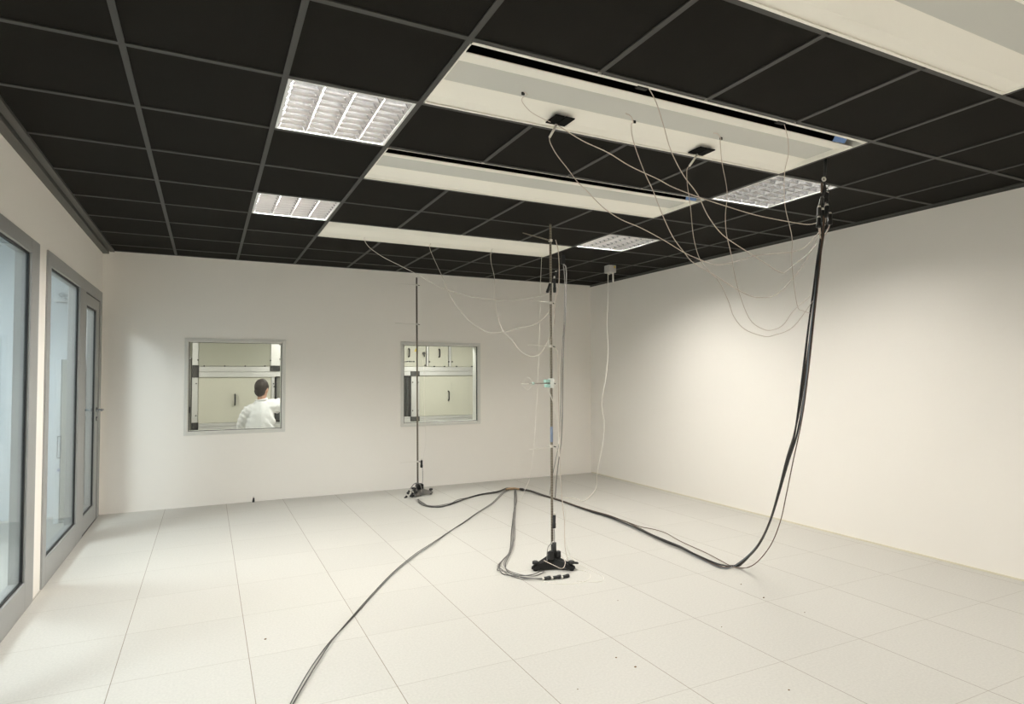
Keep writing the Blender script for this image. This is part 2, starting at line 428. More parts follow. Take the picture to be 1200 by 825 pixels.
# ================================================================ LOUVRED LIGHTS
WATT = 95
def make_light(loc, label):
    x, y, z = loc; t = thing('ceiling_light', loc, label, 'ceiling light', 'square louvred ceiling lights')
    h = CP/2-.014
    fr = MB(); e = .012
    fr.box(x-h, x+h, y-h, y-h+e, z-.001, z+.012).box(x-h, x+h, y+h-e, y+h, z-.001, z+.012)
    fr.box(x-h, x-h+e, y-h+e, y+h-e, z-.001, z+.012).box(x+h-e, x+h, y-h+e, y+h-e, z-.001, z+.012)
    fr.build('frame', M['lampw'], t)
    hs = MB(); k = .003
    hs.box(x-h, x+h, y-h, y+h, z+.13, z+.133)
    hs.box(x-h, x-h+k, y-h, y+h, z+.012, z+.13).box(x+h-k, x+h, y-h, y+h, z+.012, z+.13)
    hs.box(x-h, x+h, y-h, y-h+k, z+.012, z+.13).box(x-h, x+h, y+h-k, y+h, z+.012, z+.13)
    hs.build('housing', M['lampw'], t)
    g = h-e; n = 4; pw = 2*g/n
    lv = MB(); hh = .041
    for q in range(n+1):                       # long V reflectors between the tubes
        xc = x-g+q*pw; wb, wt = .003, .026
        l0 = 0 if q == 0 else -1; l1 = 0 if q == n else 1
        a = [(xc+l0*wb, z+.002), (xc+l1*wb, z+.002), (xc+l1*wt, z+hh), (xc+l0*wt, z+hh)]
        nb = len(lv.v)
        lv.v += [(px, y-g, pz) for px, pz in a] + [(px, y+g, pz) for px, pz in a]
        for f in ((0,1,2,3),(7,6,5,4),(0,4,5,1),(1,5,6,2),(2,6,7,3),(3,7,4,0)):
            lv.f.append(tuple(nb+v for v in f)); lv.sm.append(False)
    lv.build('reflector', M['louver'], t)
    bl = MB(); m = 8; hb = .031
    for q in range(m+1):                       # cross blades
        yc = y-g+q*2*g/m
        a0 = 0 if q == 0 else -.0012; a1 = 0 if q == m else .0012
        b0 = 0 if q == 0 else -.0100; b1 = 0 if q == m else .0100
        for c in range(n):
            xa_, xb_ = x-g+c*pw+.007, x-g+(c+1)*pw-.007
            xc_, xd_ = xa_+.014, xb_-.014
            nb = len(bl.v)
            bl.v += [(xa_, yc+a0-.0008, z+.004), (xb_, yc+a0-.0008, z+.004), (xb_, yc+a1+.0008, z+.004), (xa_, yc+a1+.0008, z+.004),
                     (xc_, yc+b0-.0008, z+hb), (xd_, yc+b0-.0008, z+hb), (xd_, yc+b1+.0008, z+hb), (xc_, yc+b1+.0008, z+hb)]
            for f in ((3,2,1,0),(4,5,6,7),(0,1,5,4),(1,2,6,5),(2,3,7,6),(3,0,4,7)):
                bl.f.append(tuple(nb+v for v in f)); bl.sm.append(False)
    bl.build('louver', M['louver'], t)
    for c in range(n):
        MB().tube([(x-g+(c+.5)*pw, y-g+.01, z+.085), (x-g+(c+.5)*pw, y+g-.01, z+.085)], .013, 12).build('tube', M['tube'], t)
    ld = bpy.data.lights.new('lamp', 'AREA'); ld.shape = 'SQUARE'; ld.size = 2*g-.02
    ld.energy = WATT; ld.color = (1., .965, .895)
    lo = bpy.data.objects.new('lamp', ld); C.objects.link(lo); lo.parent = t; lo.location = (0, 0, .066)
    return t
def lc(i, j): return (gx(i+.5), gy(j+.5), H)
L0 = make_light(lc(1, 0), 'large louvred ceiling light between the first two white panels, above the glass wall side')
def brighter(root, watt):
    for ch in root.children:
        if ch.type == 'LIGHT': ch.data = ch.data.copy(); ch.data.energy = watt
    return root
brighter(dup(L0, lc(6, 0), 'louvred ceiling light crossed by the black strap of the hanging cable bundle'), 82)
brighter(dup(L0, lc(1, 3), 'louvred ceiling light touching the corner of the white panel closest to the window wall'), 168)
brighter(dup(L0, lc(6, 3), 'louvred ceiling light near the grey sensor box and the far room corner'), 120)
for k, (i, j) in enumerate(LIGHT_IJ[4:]):
    b_ = dup(L0, lc(i, j), 'louvred ceiling light behind the viewpoint, %s' % ('first on the glass side', 'first on the solid wall side', 'second on the glass side', 'second on the solid wall side')[k])
    brighter(b_, 100 if i == 1 else 66)

# ================================================================ PANEL SENSORS, TAPES
def sensor_plate(c, label, rod_end, cw=.10):
    t = thing('sensor_plate', c, label, 'sensor', 'black sensor plates under the white panel')
    x, y, z = c
    mb = MB().bbox(x-.058, x-.004, y-.052, y+.052, z-.005, z+.002, .002).bbox(x+.002, x+.058, y-.052, y+.052, z-.005, z+.002, .002)
    mb.box(x-.05, x+.05, y-.03, y+.03, z, z+.006)
    mb.build('plate', M['plate'], t)
    MB().tube([(x-.004, y+.03, z-.012), rod_end], .0062, 10).build('rod', M['wirew'], t)
    return t
pc1 = survey(656.5, 141, 2, H); pc2 = survey(822, 177, 2, H)
re1 = survey(644, 161, 1, pc1.y+.03); re2 = survey(808, 194.5, 1, pc2.y+.03)
sensor_plate(pc1, 'black sensor plate with white rod, above the louvred light without strap', re1)
sensor_plate(pc2, 'black sensor plate with white rod, closer to the hanging cable bundle', re2)
def tape(u0, v0, j, label):
    y = gy(j)+.055; p = survey(u0, v0, 1, y)
    x = p.x; z = H+.012
    mb = MB(); n = 6; nb = 0
    for k in range(n+1):
        f = k/n
        for (dx) in (0, .105):
            mb.v.append((x+dx+.05*f, y-.04+.075*f, z+.012*math.sin(f*5)+(.004 if dx else 0)))
    m_ = len(mb.v)
    mb.v += [(a, b, c+.0015) for a, b, c in mb.v]
    for k in range(n):
        a = 2*k
        mb.f.append((a, a+1, a+3, a+2)); mb.sm.append(True)
        mb.f.append((m_+a, m_+a+2, m_+a+3, m_+a+1)); mb.sm.append(True)
    o = mb.build('tape_strip', M['bluet'])
    tag(o, label, 'tape', 'blue tape strips in the panel slots')
tape(975, 157, -1, 'strip of blue tape in the slot of the panel with the black sensor plates')
tape(801, 228, 1, 'strip of blue tape in the slot of the middle white panel')

# ================================================================ THIN WIRES
def wire(pts, label, group, r=.0023, m='wire', sub=5, name='sensor_wire'):
    """pts: (u, v, y) survey points; consecutive y values are interpolated where None"""
    ys_ = [p[2] for p in pts]
    known = [k for k, y in enumerate(ys_) if y is not None]
    for a, b in zip(known, known[1:]):
        for k in range(a+1, b): ys_[k] = ys_[a] + (ys_[b]-ys_[a])*(k-a)/(b-a)
    P = [survey(p[0], p[1], 1, y) for p, y in zip(pts, ys_)]
    o = MB().tube(smooth_path(P, sub), r, 7).build(name, M[m])
    return tag(o, label, 'wire', group)
N = None
G1 = 'thin wires looping from the first white panel to the hanging cable bundle'
wire([(654.5,147.3,2.68),(681.8,164.5,N),(712.7,179,N),(738,194.5,N),(771,210,N),(788.5,219.4,N),(820,231.5,N),(849,241,N),(885.5,252,N),(922,259.4,N),(946,263,N),(958,261,2.45)],
     'beige wire running from the first black sensor plate almost straight to the cable bundle', G1, .0027)
wire([(643.8,161,pc1.y+.03),(645,168,N),(652.7,181.8,N),(665.5,198.2,N),(676.4,212.7,N),(687,223,N),(707.5,243.7,N),(727.9,257.3,N),(749.9,266.6,N),(777,281,N),(800.8,295.5,N),(819,303.7,N),(838.7,310.2,N),(860,307,N),(882,300.4,N),(905,297.5,N),(930,295,N),(945,288,N),(960,272,2.45)],
     'beige wire from the rod of the first sensor plate, sagging then rising to the bundle', G1)
wire([(733,133,2.47),(739,136,2.47),(742,143,2.49),(740,147,N),(742.4,166,N),(754.5,200,N),(765.5,224,N),(776.4,252,N),(788.5,277.6,N),(802,296,N),(812.7,308,N),(836.5,322,N),(860,337,N),(880,347,N),(895,348.7,N),(908,346,N),(923,333,N),(943,308,N),(959,276,2.45)],
     'beige wire from the middle hook of the first panel, deep loop against the wall', G1)
wire([(755,96,2.185),(760,103,N),(769,120,N),(777.6,146.7,N),(786,175.8,N),(800.6,204.8,N),(817.6,228,N),(829.7,253,N),(846.7,275,N),(871,292,N),(897.6,309,N),(910,317,N),(918,319.5,N),(926,314,N),(936,305.8,N),(945,299,N),(957,286,2.45)],
     'beige wire coming out of the black slot of the first panel, long diagonal run', G1)
wire([(807.8,195,pc2.y+.03),(805,199,N),(805.5,217,N),(809,241,N),(812.7,277.6,N),(820,303.5,N),(830,316.7,N),(843,330.8,N),(853.8,353.5,N),(860,371,N),(873,386,N),(895,394,N),(908,392.5,N),(929.7,382.8,N),(953,352,2.46)],
     'beige wire from the rod of the second sensor plate, lowest loop against the solid wall', G1, .0019)
wire([(836,156,2.47),(841,157,2.47),(845,163,2.5),(844,166,N),(846,190,N),(852,224,N),(850,253,N),(851.5,275,N),(856,294.5,N),(864,335,N),(878,373,N),(895,386,N),(908,386,N),(918.8,379.5,N),(929.7,364.3,N),(949,347,2.46)],
     'beige wire hanging from the third hook of the first panel, second lowest loop', G1, .0019)
wire([(912,139,2.19),(917,140.6,2.2),(923,161,N),(923.8,180.6,N),(919.4,203.6,N),(920,241,N),(928,277.6,N),(928,308,N),(934,357,N),(941,364,N),(949,367,2.46)],
     'beige wire dropping across the louvred light beside the hanging strap', G1, .0019)
wire([(614,108,2.46),(618,111,2.47),(612,115,2.5),(613,121,N),(622,131,N),(634,138,N),(645,143,2.64)],
     'short beige wire curving from the panel hook to the first black sensor plate', G1, .0016)
for k, (u, v, lab) in enumerate(((613, 110.5, 'tiny black clip on the first panel above the sensor plate nearer the glass wall'),
        (743.5, 143.5, 'tiny black clip on the middle of the first panel'), (845, 163, 'tiny black clip on the first panel above the wire near the strap'))):
    p = survey(u, v, 2, H+.02)
    tag(MB().bbox(p.x-.008, p.x+.008, p.y-.004, p.y+.004, H+.016, H+.031, .002).build('wire_clip', M['blackm']), lab, 'clip', 'wire clips on the first panel')
G2 = 'thin wires from the far white panel to the front mast'
wire([(430,276,5.72),(428,277.5,5.74),(427,281,5.76),(432.8,289.8,N),(448.5,301,N),(467.8,310.8,N),(486,320,N),(520,338,N),(560,349,N),(590,352,N),(605,351.5,N),(619,349.7,N),(637,346,N),(642,342,3.95)],
     'pale wire from the far panel passing the tip of the rear mast', G2, .0024, 'wirep')
wire([(508,283,5.72),(505,285,5.74),(503.6,290.6,N),(508,302,N),(516.8,321,N),(530,350,N),(548,374,N),(564,385.5,N),(575,389.7,N),(592,388.5,N),(608,384,N),(625,381,N),(637,373,N),(645,363,3.95)],
     'pale wire from the far panel in a long shallow loop to the front mast', G2, .0024, 'wirep')
wire([(581,289,5.72),(578,291,5.74),(575.4,295,N),(575.4,307,N),(579.4,325.6,N),(580,350,N),(583.6,373,N),(589.7,388,N),(600.6,398.8,N),(608,409.7,N),(622,417.6,N),(634.5,413,N),(645,394,3.95)],
     'pale wire from the far panel in a tight round loop beside the front mast', G2, .0024, 'wirep')
p_ = fl(609, 590)
wire([(634.9,299,5.82),(633.5,331,N),(632.7,372,N),(631,430,N),(628,490,N),(625.7,527,N),(621.5,558,N),(615.5,573,N),(611,585,p_.y)],
     'faint wire hanging plumb from the far panel to the floor beside the taped cable joint', 'plumb wire', .0022, 'wirew')
wire([(712.6,319,5.93),(712,359,N),(711,382,N),(712.6,410,N),(710,442,N),(705,470,N),(706,483,N),(708,497.5,N),(706,522,N),(700,552,N),(699,569,6.33),(694.5,578,6.05),(684,587,fl(684,587).y),(674,584,fl(674,584).y),(660,583,fl(660,583).y)],
     'white cable hanging from the grey sensor box down to the floor', 'sensor box cable', .0044, 'wirew', name='sensor_cable')
bx = survey(659.5, 296, 2, H)
# cables hanging from the black strap at the far panel
def hang(dx, lab, pts, m, r):
    wire(pts, lab, 'cables hanging behind the front mast', r, m, name='hanging_cable')
hang(0, 'grey cable hanging from the black ceiling plug behind the front mast, straighter of two',
     [(661,310,5.40),(663.5,316,N),(663.3,345,N),(662.4,373,N),(660.8,395,N),(660,425,N),(659.5,447,N),(659,490,N),(657.9,515,N),(656.5,527,N),(654,545,N),(652.4,559.5,N),(650.6,583,fl(650.6,583).y)], 'cableg', .0062)
hang(0, 'grey cable hanging behind the front mast, bowed towards the mast',
     [(660,310,5.40),(661.8,330,N),(661,373,N),(659.3,400,N),(658,430,N),(657.5,461,N),(656.2,490,N),(655.5,515,N),(652,535,N),(647.5,557,N),(644,580,fl(644,581).y)], 'cableg', .0042)
# black plug on the ceiling
t = thing('ceiling_plug', (bx.x, bx.y, H), 'black plug hanging from the ceiling by the end of the far white panel', 'plug')
pz0 = survey(659.5, 309.5, 1, bx.y).z
MB().bbox(bx.x-.022, bx.x+.022, bx.y-.018, bx.y+.018, pz0, H-.03, .006).build('plug_body', M['black'], t)
MB().tube([(bx.x, bx.y, H-.032), (bx.x, bx.y, H+.005)], .007, 8).build('stem', M['blackm'], t)

# ================================================================ GREY SENSOR BOX
bp_ = survey(715, 310, 2, H)
t = thing('sensor_box', (bp_.x, bp_.y, H), 'small pale grey box under the black ceiling with a white rod and hanging cable', 'sensor box')
bw = .052; zt = survey(715, 309, 1, bp_.y-.05).z; zt = min(zt, H-.012); zb = survey(715, 320, 1, bp_.y).z
MB().bbox(bp_.x-bw, bp_.x+bw, bp_.y-.05, bp_.y+.05, zb, zt, .006).build('housing', M['boxg'], t)
MB().box(bp_.x-.03, bp_.x+.03, bp_.y-.03, bp_.y+.03, zt-.003, H+.003).build('bracket', M['blackm'], t)
rp = survey(718.5, 331, 1, bp_.y-.02)
MB().tube([(rp.x, bp_.y-.02, rp.z), (rp.x, bp_.y-.02, zb+.004)], .009, 10).build('rod', M['wirew'], t)
MB().box(bp_.x+.018, bp_.x+.04, bp_.y-.0515, bp_.y-.0495, zt-.035, zt-.012).build('warning_label', M['yellow'], t)['label'] = 'yellow warning label'
MB().tube([(bp_.x-.022, bp_.y-.01, zb+.002), (bp_.x-.022, bp_.y-.01, zb-.022)], .009, 10).build('cable_gland', M['boxg'], t)

# ================================================================ MASTS
ARMV = Vector((-.24, -.19, 0))
_p = survey(613, 273, 2, 2.453); ARMV = Vector((_p.x-2.345, _p.y-3.942, 0))
def plug(mb_k, mb_c, p0, p1, r=.010):
    p0, p1 = Vector(p0), Vector(p1); d = (p1-p0)
    mb_k.tube([p0, p0+d*.08, p0+d*.62, p0+d*.64, p1-d*.04, p1], [r*.75, r, r, r*1.2, r*1.2, r*.8], 10)
    mb_c.tube([p0-d*.14, p0+d*.02], [r*.6, r*.85], 10)
def plugobj(par, p0, p1, r=.010, name='plug'):
    a, b = MB(), MB(); plug(a, b, p0, p1, r)
    o = a.build(name, M['black'], par); b.build('collar', M['collar'], o)
    return o
def mast_base(t, x, y, R, m, ang, knob=True):
    """three-footed cast base: tapered arms, levelling knobs, hub"""
    mb = MB(); kn = []
    for k in range(3):
        a = math.radians(ang+120*k); d = Vector((math.cos(a), math.sin(a), 0)); n = Vector((-d.y, d.x, 0))
        p = Vector((x, y, 0)); nb = len(mb.v)
        secs = [(0, .062, .014, .088), (.35, .052, .014, .066), (.75, .034, .013, .046), (1., .017, .012, .032)]
        for s_, hw, z0, z1 in secs:
            c = p + d*(R*s_)
            mb.v += [tuple(c+n*hw+Vector((0,0,z0))), tuple(c-n*hw+Vector((0,0,z0))), tuple(c-n*hw*.6+Vector((0,0,z1))), tuple(c+n*hw*.6+Vector((0,0,z1)))]
        for q in range(3):
            for e in range(4):
                a_, b_ = nb+q*4+e, nb+q*4+(e+1) % 4
                mb.f.append((a_, b_, b_+4, a_+4)); mb.sm.append(False)
        mb.f.append((nb+3, nb+2, nb+1, nb)); mb.sm.append(False); mb.f.append(tuple(nb+12+e for e in range(4))); mb.sm.append(False)
        kn.append(p + d*(R*.86))
    mb.tube([(x, y, .014), (x, y, .07), (x, y, .105), (x, y, .12)], [.045, .042, .028, .02], 14)
    mb.build('base', m, t)
    for c in kn:
        k = MB().tube([(c.x, c.y, .0005), (c.x, c.y, .006), (c.x, c.y, .009)], [.016, .016, .008], 12)
        k.tube([(c.x, c.y, .008), (c.x, c.y, .048)], .005, 8)
        k.tube([(c.x, c.y, .046), (c.x, c.y, .050), (c.x, c.y, .066), (c.x, c.y, .071)], [.013, .023, .023, .015], 14)
        k.build('levelling_foot', M['black'], t)
def arm(t, x, y, z, ln, m, stub=True, r=.0022, dirv=None):
    d = (dirv or ARMV).normalized(); p = Vector((x, y, z))
    o = MB().tube([p+d*.004, p+d*ln], [r*1.3, r], 8).build('sensor_arm', m, t)
    c = MB().bbox(x-.012, x+.012, y-.012, y+.012, z-.010, z+.010, .003).build('clip', M['collar'], o)
    if stub: MB().tube([p+Vector((.010, -.002, 0)), p+Vector((.034, -.006, -.006))], .0042, 8).build('stub', M['blackm'], o)
    return o
mx, my = 2.343, 3.942
t = thing('sensor_mast', (mx, my, 0), 'tall thin sensor mast on a black three-footed base, the one closer to the viewer', 'sensor mast', 'thin floor-standing sensor masts')
MB().tube([(mx, my, .10), (mx, my, 1.3), (mx, my, 2.577)], [.0098, .0098, .009], 10).build('pole', M['steel'], t)
mast_base(t, mx, my, .178, M['blackm'], 65)
for k_ in (0, 1): MB().tube([(mx+.03, my-.06-.02*k_, .045+.012*k_), (mx+.155-.02*k_, my-.115-.02*k_, .040+.012*k_)], .007, 8).build('side_rod', M['black'], t)
A1 = Vector((_p.x-mx, _p.y-my, 0)); LN = A1.length
arm(t, mx, my, 2.453, LN, M['steel'], False, .0042)
arm(t, mx, my, 1.978, .24, M['wirew']); arm(t, mx, my, 1.650, .27, M['wirew']); arm(t, mx, my, .898, .27, M['wirew'])
o = arm(t, mx, my, 1.372, .27, M['steel'], True, .003)
dA = ARMV.normalized(); ctr = Vector((mx, my, 1.372)) + dA*.285
rg = MB().ring(ctr, .044, .0008, Vector((0, 0, 1))).ring(ctr, .044, .0008, Vector((1, .3, 0))).ring(ctr, .044, .0008, Vector((-.3, 1, 0)))
rg.build('wire_cage', M['wirew'], o)
MB().ball(Vector((mx, my, 1.372)) + dA*.225, .009, 10, (1.6, 1, 1)).build('sensor_tip', M['teal'], o)
hd_ = MB().bbox(mx-.022, mx+.016, my-.02, my+.02, 1.335, 1.408, .005)
hd_.build('sensor_head', M['clear'], t)
MB().bbox(mx-.058, mx-.023, my-.026, my+.02, 1.375, 1.40, .005).bbox(mx-.052, mx-.023, my-.026, my+.02, 1.340, 1.366, .005).build('terminal', M['teal'], t)['label'] = 'teal plastic terminal block'
MB().tube([(mx, my, .93), (mx, my, 1.045)], .0112, 10).build('tape_wrap', mat('faded_blue_tape', (.20, .25, .36), .6), t)['label'] = 'blue tape wrapped round the pole'
# plugs strapped to the mast
def mp(u, v, dy=-.012): return survey(u, v, 1, my+dy)
plugobj(t, mp(649.7, 326), mp(650, 343), .010)
plugobj(t, mp(644.6, 332), mp(641.2, 343), .0095)
plugobj(t, mp(651.5, 318.5), mp(651, 327), .008)
plugobj(t, mp(649.6, 603), mp(649.2, 619), .012)
plugobj(t, mp(647.8, 637), mp(648.4, 653), .0125)
MB().tube(smooth_path([mp(651,281), mp(652.6,286.7), mp(654,293), mp(655.3,312), mp(655,331.4), mp(653,343), mp(650.5,352), mp(650,360), mp(649.5,380)], 5), .0035, 8).build('lead', M['wire'], t)
MB().tube(smooth_path([mp(650.3,343), mp(649.6,352), mp(650.5,362), mp(648.5,378), mp(647.7,392)], 5), .0035, 8).build('lead', M['wirew'], t)
MB().tube(smooth_path([mp(641.5,452), mp(644.5,461), mp(648,471), mp(651,480), mp(653.5,492), mp(655,515), mp(655.4,535)], 5), .0033, 8).build('lead', M['wirew'], t)
MB().tube(smooth_path([mp(650,406), mp(653,411), mp(654,430), mp(654.5,470), mp(655.3,500), mp(656,535), mp(657,560), mp(659,590), mp(661.5,612), mp(662,640), mp(666,659)], 5), .0022, 8).build('lead', M['wire'], t)
MB().tube(smooth_path([mp(651,525), mp(655.5,530), mp(656.2,540), mp(656.8,560), mp(659.5,590), mp(662.6,600), mp(661.8,620), mp(663,638), mp(668,650)], 5), .0018, 8).build('lead', M['wirew'], t)
MB().tube(smooth_path([mp(649.5,620), mp(649.8,630), mp(649,645), mp(645,655)], 5), .003, 8).build('lead', M['cableg'], t)
MB().tube(smooth_path([mp(646,637,-.02), mp(642,642,-.03), mp(641,655,-.03), mp(643,662,-.04)], 5), .003, 8).build('lead', M['cableg'], t)
MB().tube(smooth_path([(mx-.09,my-.03,.07), (mx-.05,my-.10,.05), (mx+.0,my-.14,.03), (mx+.05,my-.10,.06), (mx+.06,my-.02,.09)], 5), .0024, 8).build('lead', M['wire'], t)
# clamps on the base
MB().bbox(mx-.05, mx-.012, my-.05, my-.02, .07, .13, .006).bbox(mx+.012, mx+.05, my-.045, my-.015, .075, .125, .006).tube([(mx, my-.03, .10), (mx, my-.03, .19)], .016, 10).build('clamp', M['black'], t)
# plugs lying before the base
for k, (u0, u1, lab) in enumerate(((637, 645, 'black cable plug lying before the front mast base, joined to the floor cables'),
        (647.5, 657.5, 'black cable plug lying in front of the front mast base, middle of three'), (659, 666.5, 'black cable plug lying before the front mast base, farthest from the floor cables'))):
    a, b = fl(u0, 678-k*.9, .013), fl(u1, 676.8-k*1.2, .013)
    q = thing('cable_plug', ((a+b)/2).to_tuple()[:2]+(0,), lab, 'plug', 'plugs on the floor by the front mast')
    m1, m2 = MB(), MB(); plug(m1, m2, a, b, .0115)
    m1.build('plug_body', M['black'], q); m2.build('collar', M['collar'], q)
def floorloop(pts, lab, r=.0016):
    P = [fl(u, v, .003) for u, v in pts]
    tag(MB().tube(smooth_path(P, 6), r, 6).build('loose_wire', M['wirew']), lab, 'wire', 'loose white wires on the floor by the front mast')
floorloop([(662,655),(668,652),(680,662),(698,671),(707,676),(705,681),(694,682),(676,681)], 'thin loose white wire on the floor, wide loop beside the front mast base')
floorloop([(668,664),(675,667),(688,670),(692,675),(688,680),(672,684),(650,684),(634,681)], 'thin loose white wire on the floor, passing before the plugs at the mast base')

rx, ry = 2.292, 6.995
t = thing('sensor_mast', (rx, ry, 0), 'tall thin sensor mast in front of the window closer to the corner, small grey base', 'sensor mast', 'thin floor-standing sensor masts')
MB().tube([(rx+.004, ry, .09), (rx-.014, ry, 2.615)], [.0105, .0095], 10).build('pole', M['steel'], t)
mast_base(t, rx+.03, ry, .155, mat('grey_cast_metal', (.16, .155, .145), .4, .4), -12)
d2 = Vector((-1, -.08, 0))
arm(t, rx-.012, ry, 2.525, .275, M['wirew'], True, .0022, d2); arm(t, rx-.010, ry, 2.05, .275, M['wirew'], True, .0022, d2)
arm(t, rx+.002, ry, .40, .22, M['wirew'], True, .0022, d2)
def rp_(u, v, dy=-.03): return survey(u, v, 1, ry+dy)
plugobj(t, rp_(494, 539), rp_(494, 548), .013)
MB().tube(smooth_path([rp_(495,548), rp_(495.5,560), rp_(494.5,570), rp_(494,576)], 5), .003, 8).build('lead', M['cableg'], t)
MB().tube(smooth_path([rp_(495,545), rp_(497,530), rp_(499,515), rp_(497,470), rp_(497,440), rp_(495,420)], 5), .0016, 6).build('lead', M['wirew'], t)
MB().bbox(rx-.02, rx+.06, ry-.06, ry+.03, .075, .135, .01).build('clamp', M['blackm'], t)
for (a, b) in (((480,574.5),(477.5,579)), ((477,581),(474.5,584.5)), ((486.5,571),(485.5,576)), ((484,577),(481,582.5)), ((487,580),(482,582))):
    plugobj(t, rp_(a[0], a[1], -.10), rp_(b[0], b[1], -.10), .0135)
for pts in ([(480,574),(485,567.5),(490,566),(493,569),(494,576),(492,583)], [(486.5,570.5),(488,567),(491,566.5),(494,572),(493,580)], [(484,577),(487,573),(489,575)]):
    MB().tube(smooth_path([rp_(u, v, -.10+.05*k/len(pts)) for k, (u, v) in enumerate(pts)], 5), .0055, 8).build('lead', M['cableg'], t)

# ================================================================ CABLE BUNDLES
def frame_path(P):
    P = [Vector(p) for p in P]; out = []
    for k in range(len(P)):
        d = (P[min(k+1, len(P)-1)]-P[max(k-1, 0)]).normalized()
        a = Vector((0, 0, 1)) if abs(d.z) < .85 else Vector((0, 1, 0))
        n = d.cross(a).normalized(); out.append((P[k], n, n.cross(d).normalized()))
    return out
def bundle(t, P, specs, twist=6., spread=.012, zmin=True, sub=6, ends=(.3, .3)):
    path = frame_path(smooth_path(P, sub)); n = len(path)
    for k, (m, r, ph, wob) in enumerate(specs):
        pts = []
        for q, (p, a, b) in enumerate(path):
            f = q/(n-1); e = min(1, f/.05+ends[0], (1-f)/.05+ends[1])
            ang = ph + twist*f + .8*math.sin(f*9+ph*3)
            rad = spread*e*(.75+.45*math.sin(f*(11+3*k)+ph*5)*wob)
            c = p + (a*math.cos(ang) + b*math.sin(ang)*.8)*rad
            if zmin: c.z = max(c.z, r+.001)
            pts.append(c)
        MB().tube(pts, r, 8).build('cable', M[m], t)
JN = fl(601, 573, 0)
hangp = [(964.5,250,2.45),(962.5,275,2.45),(959.5,300,2.45),(955.5,340,2.46),(950.5,380,2.47),(945,425,2.48),(938,475,2.51),(931,513,2.55),(923.3,540,2.61),(912.5,578,2.72),(901.5,612.5,2.88),(889,638,3.06),(874.5,654.5,3.23),(860,664.2,3.36)]
P = [survey(u, v, 1, y) for u, v, y in hangp]
floor_pts = [(848,664),(838,661),(816,651),(798,642),(780,634.8),(760,625.8),(740,616),(716,606),(690,598),(660,587.6),(635,580),(618,574.5),(601,573)]
P2 = [fl(u, v, .016) for u, v in floor_pts]
t = thing('cable_bundle', (P2[0].x, P2[0].y, 0), 'thick bundle of dark cables hanging from the ceiling strap and running along the floor', 'cables')
bundle(t, P+P2, [('cablek',.0050,0.,1),('cablek',.0050,1.1,1.3),('cablek',.0046,2.2,1),('cableb',.0040,3.2,1.4),('cablebr',.0038,4.2,1),('cabled',.0040,5.2,1.4)], 11, .0115)
# one slack cable
sl = [(966,255,2.44),(962,300,2.44),(955,365,2.45),(948,430,2.46),(940,490,2.5),(929.5,540,2.58),(921.8,578,2.68),(914.5,611,2.82),(903.6,638,3.0),(889,657,3.17),(877,665.5,3.29)]
PS = [survey(u, v, 1, y) for u, v, y in sl] + [fl(865,665.5,.008), fl(855,662.5,.008), fl(843.6,656.4,.008), fl(825.5,647,.008), fl(798,634.5,.008), fl(780,624.5,.008), fl(765,620,.008), fl(750,617,.008), fl(728,609,.008), fl(712,604,.012)]
for p in PS: p.z = max(p.z, .006)
MB().tube(smooth_path(PS, 6), .0034, 8).build('cable', M['cablebr'], t)['label'] = 'single slack cable swinging out of the bundle'
# brown tape at the joint
jt = [fl(u, v, .02) for u, v in ((593,573.5),(598,572.6),(603,572.6),(609,573.2))]
MB().tube(jt, [.012, .015, .015, .012], 10).build('tape_joint', M['browntape'], t)['label'] = 'brown tape holding the cable joint'
MB().tube([fl(609.5,573.2,.02), fl(613,573.8,.02)], .016, 10).build('tape_joint', M['black'], t)
# plugs in the hanging cluster
sc_ = Vector((3.42, 2.45, H)); sc_ = survey(967, 187, 2, H)
yc = sc_.y
def cp(u, v, d=0): return survey(u, v, 1, yc+d)
st = thing('hanging_strap', (sc_.x, yc, H), 'thin black strap and hook hanging from the ceiling, holding the cable bundle', 'strap')
MB().tube([cp(967.2,186.5), cp(967,196), cp(966.2,207)], [.0115, .0105, .008], 6).build('strap', M['black'], st)
MB().ring(cp(965.5,210), .0105, .005, Vector((.3, 1, 0)), 18).build('hook', M['collar'], st)
MB().ring(cp(968.8,218), .012, .0035, Vector((1, .4, 0)), 18).ring(cp(969.5,223), .010, .003, Vector((.2, 1, 0)), 18).build('ring', M['handle'], st)
MB().tube([cp(963.2,214), cp(963,226)], .007, 8).build('copper_clamp', M['cablebr'], st)
cl = [(960,243,959.5,255,-.02),(963.7,246,964,262,.0),(969,241,968,254,-.015),(972.6,250.5,972.6,262,.01),(959.6,255,959.3,265.5,-.03),(966,249,966,262,.02),(969,226,968,236,.015),(963.5,232,961,243,.02)]
for (u0, v0, u1, v1, dy) in cl:
    pl = plugobj(t, cp(u0, v0, dy), cp(u1, v1+1.5, dy), .0125)
    MB().tube(smooth_path([cp(966.3,212,0), cp((u0+966.5)/2, (v0+214)/2, dy*.6), cp(u0, v0-1.5, dy)], 5), .0024, 7).build('lead', M['cablek'], pl)
    MB().tube(smooth_path([cp(u1, v1, dy), cp(u1+.3*(963-u1), v1+8, dy*.5), cp(962.3, max(v1+18, 282), 0)], 5), .0036, 7).build('lead', M['wire'], pl)
GB = 'cable branches lying on the floor'
def branch(pts, lab, specs, tw, sp, base, tail=None):
    Q = [fl(u, v, .011) for u, v in pts]
    if tail: Q += tail
    t = thing('cable_branch', (Q[0].x, Q[0].y, 0), lab, 'cables', GB)
    bundle(t, Q, specs, tw, sp)
    return t
